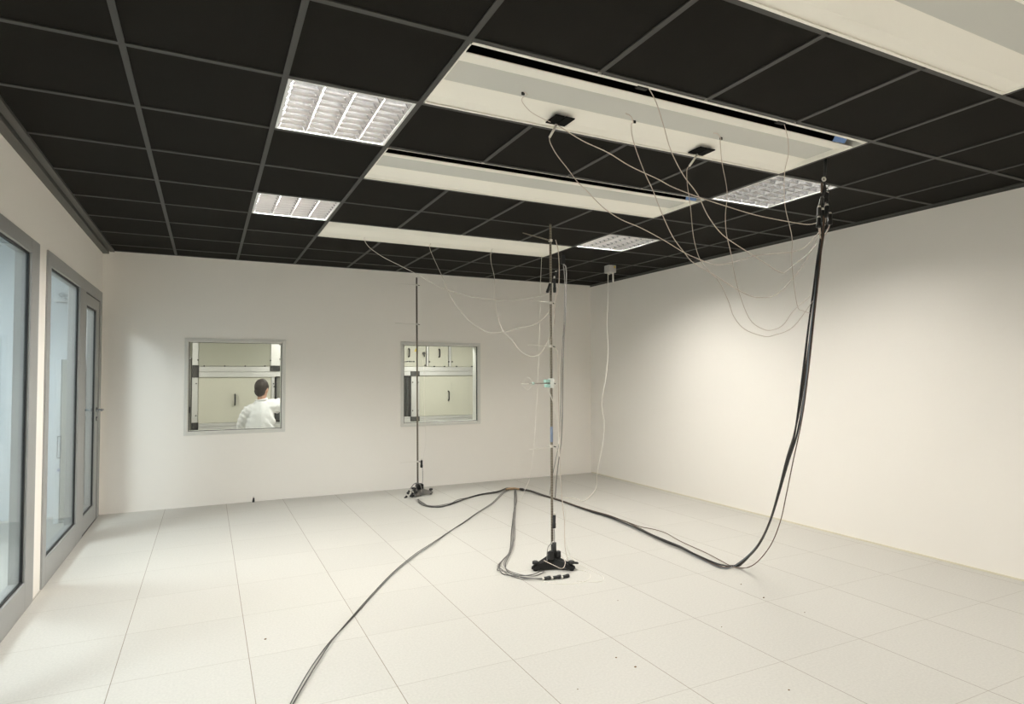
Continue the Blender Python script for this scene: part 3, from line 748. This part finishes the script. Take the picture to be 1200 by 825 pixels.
branch([(600,573),(594,572.9),(582.5,576.7),(562.7,579.6),(547.5,583.7),(534.7,588.3),(524,591.8),(512.5,593.6),(500.8,592.4),(492,589),(490.2,585)],
       'cable branch curving along the floor from the taped joint to the rear mast', [('cablek',.0048,0.,1),('cabled',.0045,1.6,1.5),('cableg',.0045,3.2,1),('cabled',.004,4.7,2.2)], 6, .0125, 0)
t = branch([(598,573),(589.5,577.8),(576.7,590),(559,601),(541.7,612.8),(532,619),(510,635),(486,651),(460,672),(435.7,696.7),(413,722),(390,748.5),(374,772),(358.4,796),(341,825),(328,852),(318,880)],
       'pair of cables running across the floor from the taped joint to the photo edge', [('cabled',.0031,0.,.6),('cabled',.0031,3.14,.6)], 8, .0105, 0)
t = branch([(603.5,573.5),(603,585),(602.2,601),(601,623),(600.3,635.6),(597,648),(589.5,656),(584.5,663),(585.5,668),(594,672.5),(611.5,677),(625,678),(637,678)],
       'twisted cable branch dropping from the taped joint, hooking round to the front mast', [('cableg',.0034,0.,1.6),('cabled',.0034,2.1,1.2),('cableg',.0032,4.2,1.9)], 13, .0105, 0)
Q = [fl(u, v, .011) for u, v in [(604,574),(605,588),(602.8,601),(601.5,623),(601.5,634),(599,645),(593.5,654),(590.5,660),(592.6,667),(600,672),(611.5,674.5),(627,674),(638,669)]]
bundle(t, Q, [('cableg',.0033,1.,1.9),('cabled',.0033,3.8,1.5)], 11, .010)

# ================================================================ SMALL FLOOR THINGS
p = survey(297, 587, 1, YB-.03)
t = thing('cable_stub', (p.x, YB-.03, 0), 'small upright black stub on the floor against the window wall', 'stub')
MB().tube([(p.x, YB-.03, 0), (p.x, YB-.03, .015), (p.x+.002, YB-.03, .05)], [.014, .013, .008], 10).build('stub_body', M['black'], t)
MB().tube([(p.x+.002, YB-.03, .048), (p.x+.002, YB-.03, .066)], .007, 8).build('tip', M['collar'], t)
for k, (u, v) in enumerate(((724,704),(722,771),(744.6,782),(845.7,735),(868.5,685),(895,700.7),(943,718),(924.5,809),(311,749.4),(677,808))):
    q = fl(u, v, 0); b = MB(); r = .003+.0012*(k % 3)
    b.ball((q.x, q.y, r*.5), r, 8, (1.3, .9, .55))
    tag(b.build('crumb', M['crumb']), 'tiny dark crumb lying on the pale tiled floor', 'crumb', 'crumbs on the floor')

# ================================================================ LAB BEHIND THE WINDOWS
LY0, LY1 = YB+BW, 10.6
struct('floor_lab', MB().box(-2., 6., LY0, LY1, -.08, 0), M['floor'])
struct('ceiling_lab', MB().box(-2., 6., LY0, LY1, 3.0, 3.08), M['labwall'])
struct('wall_lab_back', MB().box(-2., 6., LY1, LY1+.1, 0, 3.0), M['labwall'])
struct('wall_lab_left', MB().box(-2.1, -2., LY0, LY1, 0, 3.0), M['labwall'])
struct('wall_lab_right', MB().box(6., 6.1, LY0, LY1, 0, 3.0), M['labwall'])
RY = 9.2
def RX(u, v=450): return survey(u, v, 1, RY).x
def RZ(v, u=275): return survey(u, v, 1, RY).z
def rbox(mb, u0, u1, v0, v1, dy0=-.02, dy1=.0, zr=None, b=.003, uref=None):
    x0, x1 = RX(u0), RX(u1); um = uref or (u0+u1)/2
    z0, z1 = RZ(v1, um), RZ(v0, um)
    return mb.bbox(x0, x1, RY+dy0, RY+dy1, z0, z1, b)
def pull(t_, u, v0, v1, uref, par):
    x = RX(u); z1, z0 = RZ(v0, uref), RZ(v1, uref)
    mb = MB().tube(smooth_path([(x, RY-.018, z0), (x, RY-.055, z0+.012), (x, RY-.060, (z0+z1)/2), (x, RY-.055, z1-.012), (x, RY-.018, z1)], 5), .011, 8)
    return mb.build('handle', M['black'], par)
def bolt(t_, u, v, uref=None, r=.010):
    x, z = RX(u), RZ(v, uref or u)
    return MB().tube([(x, RY-.052, z), (x, RY-.02, z)], r, 8).build('bolt', M['black'], t_)
# chamber A (behind window_1)
xA0, xA1 = RX(225), RX(345); UA = 275
t = thing('test_chamber', ((xA0+xA1)/2, RY+.4, 0), 'beige test chamber with aluminium frame, behind the man in the lab coat', 'test chamber', 'test chambers in the lab behind the windows')
zl0, zl1 = RZ(502, UA), RZ(495, UA); zh0, zh1 = RZ(442, UA), RZ(429.5, UA)
MB().box(xA0+.02, xA1, RY+.05, RY+1.1, 0.05, 2.3).build('body', M['panel'], t)
MB().bbox(xA0, RX(232), RY-.045, RY+.05, 0., 2.35).build('post', M['profile'], t)
MB().bbox(RX(317), RX(330), RY-.03, RY+.05, zh1, 2.35).build('post', M['profile'], t)
MB().bbox(RX(318), RX(321.5), RY-.03, RY+.05, zl1, zh0).build('post', M['profile'], t)
bm_ = MB().bbox(xA0+.02, xA1, RY-.045, RY+.04, zh0, zh0+(zh1-zh0)*.48).bbox(xA0+.02, xA1, RY-.035, RY+.04, zh0+(zh1-zh0)*.5, zh1)
bm_.build('beam', M['profile'], t)
MB().bbox(xA0+.02, xA1, RY-.045, RY+.04, zl0, zl0+(zl1-zl0)*.45).bbox(xA0+.02, xA1, RY-.035, RY+.04, zl0+(zl1-zl0)*.5, zl1).build('beam', M['profile'], t)
dpan = MB().bbox(RX(232.4), RX(317.6), RY-.018, RY+.02, zl1+.004, zh0-.004).build('door_panel', M['panel'], t)
pull(t, 275.5, 462, 474.5, UA, dpan)
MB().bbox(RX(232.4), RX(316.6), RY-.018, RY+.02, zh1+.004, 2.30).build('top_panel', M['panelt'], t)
MB().bbox(RX(232.4), RX(317.6), RY-.018, RY+.02, .12, zl0-.004).build('bottom_panel', M['panel'], t)
for (u0, u1, v0, v1) in ((225, 233, 428, 442.5), (225, 233, 495, 503.5), (316, 330, 428.5, 435)):
    o = rbox(MB(), u0, u1, v0, v1, -.06, -.03).build('corner_block', M['black'], t)
fr = MB(); rbox(fr, 322.5, 324, 441, 494, -.05, .04); rbox(fr, 322.5, 345, 441, 442.5, -.05, .04); rbox(fr, 343, 345, 441, 494, -.05, .04); rbox(fr, 322.5, 345, 491, 494, -.05, .04)
fr.build('opening_frame', M['black'], t)
rbox(MB(), 324, 343, 442, 478, -.02, .02).build('opening', mat('chamber_grey', (.22, .22, .20), .4), t)
rbox(MB(), 324, 343, 478, 492, -.02, .02).build('opening', M['cabdark'], t)
for (u, v) in ((231.7, 422), (316.5, 422.5), (239, 429), (263, 429), (287, 429), (310, 429), (230, 449.5), (230, 487), (327.5, 404), (327.5, 421), (320.3, 449.7), (321, 453)):
    bolt(t, u, v)
# chamber B (behind window_2)
UB = 520
xB0, xB1 = RX(450), RX(575)
t = thing('test_chamber', ((xB0+xB1)/2, RY+.4, 0), 'beige test chamber behind the window with the rear mast, upper doors and warning triangle', 'test chamber', 'test chambers in the lab behind the windows')
MB().box(xB0, xB1, RY+.05, RY+1.1, .05, 2.3).build('body', M['panel'], t)
zh0, zh1 = RZ(440, UB), RZ(430, UB); zl0, zl1 = RZ(493, UB), RZ(487, UB)
for (a, b) in ((zh0, zh1), (zl0, zl1)):
    MB().bbox(xB0, xB1, RY-.045, RY+.04, a, a+(b-a)*.46).bbox(xB0, xB1, RY-.035, RY+.04, a+(b-a)*.5, b).build('beam', M['profile'], t)
MB().bbox(RX(481), RX(490.5), RY-.045, RY+.05, zl1-.002, zh0+.002).build('post', M['profile'], t)
ups = []
for (u0, u1) in ((455, 498.5), (499.3, 501), (501.7, 525), (525.6, 528), (528.6, 574)):
    thin = u1-u0 < 3
    o = MB().bbox(RX(u0), RX(u1), RY-(.03 if thin else .018), RY+.02, zh1+.004, 2.3).build('post' if thin else 'door_panel', M['profile'] if thin else M['panel'], t)
    ups.append(o)
pull(t, 478.5, 409.5, 418.5, UB, ups[0]); pull(t, 514, 409.5, 418.5, UB, ups[2])
dB = MB().bbox(RX(491), RX(574), RY-.018, RY+.02, zl1+.004, zh0-.004).build('door_panel', M['panel'], t)
pull(t, 524.8, 458.5, 469, UB, dB)
MB().bbox(xB0, xB1, RY-.018, RY+.02, .12, zl0-.004).build('bottom_panel', M['panel'], t)
x = RX(496); z = RZ(414.5, UB)
k = MB().tube([(x, RY-.02, z), (x, RY-.05, z)], .022, 12).bbox(x-.007, x+.007, RY-.065, RY-.045, z-.055, z+.02, .003).bbox(x-.032, x+.01, RY-.062, RY-.045, z-.006, z+.012, .003)
k.build('rotary_handle', M['black'], ups[0])
x = RX(487.3); z = RZ(412.5, UB); tr = MB(); q = .035
tr.v += [(x-q, RY-.0195, z), (x+q, RY-.0195, z), (x, RY-.0195, z+q*1.7), (x-q, RY-.018, z), (x+q, RY-.018, z), (x, RY-.018, z+q*1.7)]
for f in ((0,1,2),(5,4,3),(0,3,4,1),(1,4,5,2),(2,5,3,0)): tr.f.append(f); tr.sm.append(False)
tr.build('warning_sign', M['yellow'], ups[0])
tx = MB(); z = RZ(424, UB)
x0 = RX(474); x1 = RX(486)
k_ = 0; xx = x0
while xx < x1:
    wd = .016+.012*((k_*7) % 3); tx.box(xx, min(x1, xx+wd), RY-.0195, RY-.018, z-.010, z+.010); xx += wd+.008; k_ += 1
tx.build('lettering', M['cabdark'], ups[0])
for (u0, u1, v0, v1) in ((480, 490.5, 435, 441), (480, 490.5, 488, 493.5)):
    rbox(MB(), u0, u1, v0, v1, -.06, -.03).build('corner_block', mat('block_grey', (.05, .05, .05), .5), t)
fr = MB(); rbox(fr, 472, 480.5, 440, 442, -.04, .04); rbox(fr, 478.6, 480.8, 441, 488, -.04, .04); rbox(fr, 475, 475.8, 441, 488, -.03, .03)
fr.build('opening_frame', M['black'], t)
rbox(MB(), 455, 480, 441.5, 488, -.01, .02).build('opening', M['cabdark'], t)
for (u, v) in ((482.5, 448), (488.8, 448), (482.5, 481), (488.8, 481), (502.5, 424), (525, 424), (529, 424), (508, 429.5), (520, 429.5), (534, 429.5), (552, 429.5), (497.5, 428)):
    bolt(t, u, v)
# tall darker apparatus glimpsed at the glass-side edge of window_1
xg0, xg1 = RX(205), RX(224.3)
t = thing('equipment_rack', ((xg0+xg1)/2, RY+.3, 0), 'dark equipment rack partly visible at the edge of the window with the man', 'rack')
MB().bbox(xg0, xg1, RY+.06, RY+.7, 0, RZ(419, 222), .01).build('cabinet', mat('rack_grey', (.20, .19, .17), .5), t)
MB().bbox(xg0, xg1-.01, RY+.03, RY+.059, RZ(484, 222), RZ(477, 222)).build('drawer', M['black'], t)
MB().bbox(xg0, xg1-.01, RY+.03, RY+.059, RZ(418, 222)-.03, RZ(418, 222)).build('shelf', M['profile'], t)

# lights of the neighbouring rooms (square white fixtures, the lab pendants added)
def simple_light(loc, size, watt, label, col):
    x, y, z = loc; t = thing('ceiling_light', loc, label, 'ceiling light', 'surface lights in the neighbouring rooms')
    MB().bbox(x-size/2, x+size/2, y-size/2, y+size/2, z-.01, z+.06, .006).build('housing', M['lampw'], t)
    ld = bpy.data.lights.new('lamp', 'AREA'); ld.shape = 'SQUARE'; ld.size = size*.92; ld.energy = watt; ld.color = col
    lo = bpy.data.objects.new('lamp', ld); C.objects.link(lo); lo.parent = t; lo.location = (0, 0, -.013)
    return t
for k, (x, lab) in enumerate(((-.7, 'unseen pendant light added to the lab above the dark rack'), (1.2, 'unseen pendant light added to the lab near the man'), (3.2, 'unseen pendant light added to the lab before the chamber with the warning triangle'))):
    pt = simple_light((x, 7.98, 2.12), .5, 19 if x < 3 else 30, lab, (1., .98, .93))  # pendants added out of view, hung low to brighten the lower chamber panels
    for dx in (-.18, .18): MB().tube([(x+dx, 7.98, 2.17), (x+dx, 7.98, 3.0)], .006, 8).build('suspension', M['profile'], pt)

# ================================================================ PERSON
def skin_mesh(verts, edges, radii, sub=1):
    me = bpy.data.meshes.new('tmp'); me.from_pydata([tuple(v) for v in verts], edges, [])
    o = bpy.data.objects.new('tmp', me); C.objects.link(o)
    md = o.modifiers.new('s', 'SKIN'); md.use_smooth_shade = True
    for k, r in enumerate(radii):
        d = me.skin_vertices[0].data[k]; d.radius = r if isinstance(r, tuple) else (r, r); d.use_root = (k == 0)
    if sub:
        m2 = o.modifiers.new('u', 'SUBSURF'); m2.levels = sub; m2.render_levels = sub
    dg = bpy.context.evaluated_depsgraph_get(); ev = o.evaluated_get(dg)
    res = bpy.data.meshes.new_from_object(ev)
    bpy.data.objects.remove(o); return res
def fuse(meshes, voxel, name, m, parent, fn=None, smooth=4):
    bm = bmesh.new()
    for me in meshes: bm.from_mesh(me)
    me = bpy.data.meshes.new(name); bm.to_mesh(me); bm.free()
    o = bpy.data.objects.new(name, me); C.objects.link(o)
    rm = o.modifiers.new('r', 'REMESH'); rm.mode = 'VOXEL'; rm.voxel_size = voxel; rm.use_smooth_shade = True
    if smooth:
        sm = o.modifiers.new('sm', 'SMOOTH'); sm.iterations = smooth; sm.factor = .5
    dg = bpy.context.evaluated_depsgraph_get()
    res = bpy.data.meshes.new_from_object(o.evaluated_get(dg))
    bpy.data.objects.remove(o)
    off = wloc(parent) if parent else Vector((0, 0, 0))
    for v in res.vertices:
        if fn: v.co = fn(v.co, v.normal)
        v.co = v.co - off
    res.polygons.foreach_set('use_smooth', [True]*len(res.polygons))
    res.materials.clear(); res.materials.append(m); res.name = name
    o = bpy.data.objects.new(name, res); C.objects.link(o); o.parent = parent
    return o
def ell(c, r, rot=None):
    bm = bmesh.new(); bmesh.ops.create_uvsphere(bm, u_segments=24, v_segments=16, radius=1)
    for v in bm.verts:
        p = Vector((v.co.x*r[0], v.co.y*r[1], v.co.z*r[2]))
        if rot: p.rotate(rot)
        v.co = Vector(c)+p
    me = bpy.data.meshes.new('e'); bm.to_mesh(me); bm.free(); return me
from mathutils import Euler
px_, py_ = .605, 8.10
man = thing('person', (px_, py_, 0), 'person with short dark hair in a white lab coat, seen from behind through the window', 'person')
V = Vector
hip, bel, che, nb_, nk = V((px_,py_-.05,.62)), V((px_,py_-.03,.78)), V((px_,py_+.01,.93)), V((px_+.012,py_+.03,1.075)), V((px_+.018,py_+.035,1.16))
hc = V((px_+.020, py_+.05, 1.265)); HR = Euler((math.radians(-6), math.radians(3), math.radians(-32)))
lsh, lel, lwr = V((px_-.165,py_+.02,1.005)), V((px_-.225,py_+.05,.765)), V((px_-.10,py_+.25,.74))
rsh, rel, rwr = V((px_+.17,py_+.05,1.045)), V((px_+.34,py_+.23,1.065)), V((px_+.37,py_+.47,1.17))
lhp, lkn, lan = V((px_-.1,py_-.03,.58)), V((px_-.16,py_+.40,.56)), V((px_-.17,py_+.36,.09))
rhp, rkn, ran = V((px_+.1,py_-.03,.58)), V((px_+.15,py_+.40,.56)), V((px_+.17,py_+.36,.09))
def hand(wr, d, side, up=V((0, 0, 1))):
    """palm, five bent fingers"""
    d = d.normalized(); s_ = d.cross(up).normalized()*side; n_ = s_.cross(d).normalized()
    if n_.z < 0: n_ = -n_
    parts = [skin_mesh([wr, wr+d*.045, wr+d*.085], [(0,1),(1,2)], [(.022,.019), (.036,.016), (.038,.014)])]
    for k, (off, ln) in enumerate(((-.030, .062), (-.010, .074), (.011, .070), (.030, .056))):
        b0 = wr+d*.075+s_*off; b1 = b0+d*ln*.5-n_*.006; b2 = b1+d*ln*.36-n_*.018; b3 = b2+d*ln*.16-n_*.022
        parts.append(skin_mesh([b0, b1, b2, b3], [(0,1),(1,2),(2,3)], [.0095, .009, .008, .007]))
    t0 = wr+d*.025-s_*.026; parts.append(skin_mesh([t0, t0-s_*.026+d*.022, t0-s_*.034+d*.055-n_*.012], [(0,1),(1,2)], [.012, .0105, .0085]))
    return parts
body = [skin_mesh([hip, bel, che, nb_, nk, lsh, lel, lwr, rsh, rel, rwr, lhp, lkn, lan, rhp, rkn, ran],
                  [(0,1),(1,2),(2,3),(3,4),(2,5),(5,6),(6,7),(2,8),(8,9),(9,10),(0,11),(11,12),(12,13),(0,14),(14,15),(15,16)],
                  [(.13,.10),(.12,.09),(.11,.075),(.055,.048),.050,.034,.034,.028,.034,.034,.028,.085,.06,.042,.085,.06,.042])]
body.append(skin_mesh([nb_, nk, hc-V((0,0,.05))], [(0,1),(1,2)], [.058, .053, .055]))
body.append(ell(hc, (.074, .092, .112), HR))
def hp(x, y, z):
    p = V((x, y, z)); p.rotate(HR); return hc+p
body.append(ell(hp(0, .045, -.065), (.048, .050, .048), HR))           # jaw
body.append(ell(hp(0, .098, -.02), (.012, .018, .022), HR))            # nose
body.append(ell(hp(0, .088, .018), (.055, .014, .012), HR))            # brow
for s_ in (-1, 1):
    body.append(ell(hp(s_*.076, -.004, -.012), (.010, .019, .031), HR)) # ears
body.append(ell(hp(0, .090, -.062), (.022, .010, .005), HR)); body.append(ell(hp(0, .089, -.071), (.019, .010, .006), HR))
body += hand(lwr, V((.45,.9,-.1)), -1) + hand(rwr, V((-.2,.9,.25)), 1)
bo = fuse(body, .0068, 'body', M['skin'], man, None, 3)
for s_ in (-1, 1):
    MB().ball(hp(s_*.031, .082, .002), .0105, 10).build('eye', M['collar'], man)
hair = [ell(hp(0, -.014, .030), (.083, .093, .098), HR), ell(hp(0, -.045, -.035), (.066, .052, .062), HR)]
for s_ in (-1, 1): hair.append(ell(hp(s_*.068, .012, .0), (.013, .017, .035), HR))
def hairfn(co, n):
    return co + n*(.006*(noise.noise(co*45)) + .003*noise.noise(co*120))
ho = fuse(hair, .006, 'hair', M['hair'], man, hairfn, 1)
# lab coat
coat = [skin_mesh([V((px_,py_-.05,.50)), V((px_,py_-.045,.66)), V((px_,py_-.02,.80)), V((px_,py_+.01,.95)), V((px_+.012,py_+.03,1.085)), V((px_+.015,py_+.032,1.135))],
                  [(0,1),(1,2),(2,3),(3,4),(4,5)], [(.205,.15),(.19,.135),(.19,.135),(.185,.135),(.115,.095),(.074,.070)])]
coat.append(skin_mesh([V((px_,py_+.02,1.03)), lsh+V((.02,0,.0)), lsh.lerp(lel,.5), lel, lel.lerp(lwr,.6), lel.lerp(lwr,.96)], [(0,1),(1,2),(2,3),(3,4),(4,5)], [(.10,.10),.092,.076,.064,.054,.047]))
coat.append(skin_mesh([V((px_,py_+.03,1.04)), rsh+V((-.02,0,0)), rsh.lerp(rel,.5), rel, rel.lerp(rwr,.6), rel.lerp(rwr,.96)], [(0,1),(1,2),(2,3),(3,4),(4,5)], [(.11,.11),.108,.092,.078,.062,.050]))
for (h_, k_) in ((lhp, lkn), (rhp, rkn)):
    coat.append(skin_mesh([h_+V((0,-.02,.03)), h_.lerp(k_,.45)+V((0,0,.02)), h_.lerp(k_,.85)+V((0,0,.02))], [(0,1),(1,2)], [.125, .105, .092]))
bm = MB(); 
def coatfn(co, n):
    arm_l = max(0, 1-abs(co.x-(px_-.2))/.09); arm_r = max(0, 1-abs(co.x-(px_+.28))/.12)
    f = .007*noise.noise(V((co.x*7, co.y*7, co.z*3.2)))
    f += .018*arm_l*math.sin((co.z+co.x*.7)*95) * (.6+.4*noise.noise(co*9))
    f += .017*arm_r*math.sin((co.x*.9-co.z*.5)*80)
    f += .016*math.sin((co.x*.9+co.z*.8)*60)*max(0, min(1, (co.x-px_-.02)*7))*max(0, min(1, (.98-co.z)*7))
    f += .004*noise.noise(co*22)
    return co + n*f
co_ = fuse(coat, .009, 'lab_coat', M['coat'], man, coatfn, 5)
MB().tube(smooth_path([V((px_+.015,py_+.035,1.140))+V((math.cos(a)*.064, math.sin(a)*.062, .012*math.sin(a+1.2)-.004)) for a in [k*math.pi/8 for k in range(17)]], 3), .011, 8).build('collar', M['coat'], co_)
tro = []
for (h_, k_, a_) in ((lhp, lkn, lan), (rhp, rkn, ran)):
    tro.append(skin_mesh([h_, h_.lerp(k_,.5), k_, k_.lerp(a_,.5), a_+V((0,0,-.01))], [(0,1),(1,2),(2,3),(3,4)], [.10,.088,.075,.066,.062]))
fuse(tro, .012, 'trousers', M['trous'], man, None, 3)
for a_ in (lan, ran):
    fuse([ell(a_+V((0,.06,-.05)), (.045,.125,.04)), ell(a_+V((0,-.02,-.03)), (.042,.06,.05))], .009, 'shoe', M['black'], man, lambda co, n: V((co.x, co.y, max(co.z, .002))), 2)
# stool he sits on
st = thing('lab_stool', (px_, py_-.03, 0), 'round black lab stool under the person in the white coat', 'stool')
sx_, sy_ = px_, py_-.03
MB().tube([(sx_,sy_,.425),(sx_,sy_,.435),(sx_,sy_,.475),(sx_,sy_,.485)], [.165,.18,.18,.16], 24).build('seat', M['black'], st)
MB().tube([(sx_,sy_,.10),(sx_,sy_,.43)], .024, 12).build('column', M['handle'], st)
for k in range(5):
    a = k*2*math.pi/5+.3
    l_ = MB().tube([(sx_,sy_,.12),(sx_+.14*math.cos(a),sy_+.14*math.sin(a),.09),(sx_+.26*math.cos(a),sy_+.26*math.sin(a),.062)], [.02,.017,.014], 8).build('leg', M['blackm'], st)
    MB().tube([(sx_+.26*math.cos(a)-.014*math.sin(a),sy_+.26*math.sin(a)+.014*math.cos(a),.028),(sx_+.26*math.cos(a)+.014*math.sin(a),sy_+.26*math.sin(a)-.014*math.cos(a),.028)], .027, 14).build('castor', M['black'], l_)

# ================================================================ CORRIDOR BEYOND THE GLASS
KX0, KY1 = -3.0, 7.56
struct('floor_corridor', MB().box(KX0, XL-.12, 0.5, KY1, -.08, 0), M['floor'])
struct('ceiling_corridor', MB().box(KX0-.1, XL-.12, 0.5, KY1, 2.75, 2.83), M['corwall'])
struct('wall_corridor_end', MB().box(KX0, XL-.12, KY1, KY1+.06, 0, 2.75), M['corwall'])
struct('wall_corridor_side', MB().box(KX0-.1, KX0, 0.5, KY1, 0, 2.75), M['corwall'])
struct('wall_corridor_start', MB().box(KX0, XL-.12, .4, .5, 0, 2.75), M['corwall'])
for k, y in enumerate((2.2, 5.6)):
    simple_light((-2.05, y, 2.68),  .55, 72, ('ceiling light of the corridor nearer its start', 'ceiling light of the corridor nearer the grey cabinet')[k], (.95, .985, 1.))
cy = 7.2
t = thing('storage_cabinet', (-1.24, cy+.17, 0), 'grey-beige cabinet at the corridor end, seen through the fixed glass pane', 'cabinet')
cx0, cx1 = survey(65.5, 450, 1, cy).x, XL-.13
zt = survey(78, 421, 1, cy).z
MB().bbox(cx0, cx1, cy+.02, KY1-.01, 0.0, zt, .004).build('body', M['corwall'], t)
xm = survey(72.5, 450, 1, cy).x
dr = MB().bbox(xm, cx1, cy-.002, cy+.02, .03, zt-.005, .003).build('door', M['cabinet'], t)
ed = MB().bbox(cx0, xm-.004, cy-.006, cy+.02, 0, zt, .003).build('door_edge', M['corwall'], t)
z0, z1 = survey(70, 537, 1, cy).z, survey(70, 511, 1, cy).z
xh = survey(69.5, 520, 1, cy).x
hf = MB()
for (a, b, c, d) in ((-.016,-.012,z0,z1),(.012,.016,z0,z1),(-.016,.016,z0,z0+.006),(-.016,.016,z1-.006,z1)): hf.box(xh+a, xh+b, cy-.012, cy-.004, c, d)
hf.build('handle', M['handle'], ed)
z = survey(69, 551, 1, cy).z
MB().box(xh-.014, xh+.014, cy-.008, cy-.005, z-.014, z+.014).build('label_sticker', mat('sticker_blue', (.30, .33, .50), .5), ed)
x = survey(78.5, 500, 1, cy).x; za, zb_ = survey(78, 498, 1, cy).z, survey(78, 510, 1, cy).z
ar = MB()
ar.box(x-.012, x+.012, cy-.006, cy-.003, (za+zb_)/2, za)
n0 = len(ar.v); zm = (za+zb_)/2
ar.v += [(x-.024,cy-.006,zm),(x+.024,cy-.006,zm),(x,cy-.006,zb_),(x-.024,cy-.003,zm),(x+.024,cy-.003,zm),(x,cy-.003,zb_)]
for f in ((0,2,1),(3,4,5),(0,1,4,3),(1,2,5,4),(2,0,3,5)): ar.f.append(tuple(n0+v for v in f)); ar.sm.append(False)
ar.build('arrow_mark', mat('arrow_grey', (.22, .25, .24), .5), dr)
# door sign high on the corridor end wall
sy0 = KY1-.012; s0, s1 = survey(66.5, 348, 1, sy0), survey(95, 348, 1, sy0)
zt, zb = survey(68, 342.5, 1, sy0).z, survey(68, 353.5, 1, sy0).z
t = thing('wall_sign', ((s0.x+s1.x)/2, sy0, zb), 'pale lettered sign high on the corridor end wall, behind the fixed glass pane', 'sign')
MB().bbox(s0.x, XL-.125, sy0, KY1-.001, zb, zt, .002).build('plate', M['sign'], t)
MB().box(s0.x, XL-.125, sy0-.004, sy0+.004, zb-.008, zb).build('ledge', mat('sign_ledge', (.3, .31, .31), .5), t)
def text(txt, size, loc, par, m):
    cu = bpy.data.curves.new('t', 'FONT'); cu.body = txt; cu.size = size; cu.extrude = .0006
    o = bpy.data.objects.new('t', cu); C.objects.link(o)
    dg = bpy.context.evaluated_depsgraph_get(); me = bpy.data.meshes.new_from_object(o.evaluated_get(dg)); bpy.data.objects.remove(o)
    off = wloc(par)
    for v in me.vertices:
        v.co = V((loc[0]+v.co.x, loc[1]-v.co.z, loc[2]+v.co.y))-off
    me.materials.clear(); me.materials.append(m)
    o = bpy.data.objects.new('lettering', me); C.objects.link(o); o.parent = par
    return o
hgt = zt-zb
text('Climatic Cha', hgt*.50, (s0.x+.016, sy0-.002, zb+hgt*.55), t, M['ink'])
text('Test  B', hgt*.46, (s0.x+.065, sy0-.002, zb+hgt*.13), t, M['ink'])
# small grey box on the same wall
a, b = survey(86, 363, 1, sy0), survey(91, 382, 1, sy0)
t = thing('wall_box', ((a.x+b.x)/2, sy0, b.z), 'small grey-blue box on the corridor end wall below the lettered sign', 'wall box')
MB().bbox(a.x, b.x+.03, sy0-.03, KY1-.001, b.z, a.z, .004).build('housing', mat('box_bluegrey', (.34, .40, .43), .4), t)
MB().box(a.x, b.x+.03, sy0-.033, sy0-.029, b.z+.02, b.z+.026).build('seam', M['ink'], t)

# ================================================================ CAMERA, WORLD, VIEW
cd = bpy.data.cameras.new('camera'); co = bpy.data.objects.new('camera', cd); C.objects.link(co)
cd.sensor_fit = 'HORIZONTAL'; cd.sensor_width = 36; cd.lens = 36*FOC/1200
cd.shift_x = -SX/1200; cd.shift_y = SY/1200
cd.clip_start = .05
from mathutils import Matrix
R = Matrix((RT, UP, -_f)).transposed()
co.matrix_world = Matrix.Translation(CAM) @ R.to_4x4()
S.camera = co
wd = bpy.data.worlds.new('world'); wd.use_nodes = True
wd.node_tree.nodes['Background'].inputs[0].default_value = (.02, .02, .02, 1)
S.world = wd
S.view_settings.view_transform = 'Standard'; S.view_settings.look = 'None'
S.view_settings.exposure = -.04; S.view_settings.gamma = 1.; S.view_settings.use_curve_mapping = False
S.cycles.max_bounces = 14; S.cycles.diffuse_bounces = 8; S.cycles.glossy_bounces = 6
S.cycles.transparent_max_bounces = 12
S.cycles.use_denoising = True
S.cycles.caustics_reflective = True
S.cycles.sample_clamp_indirect = 6.
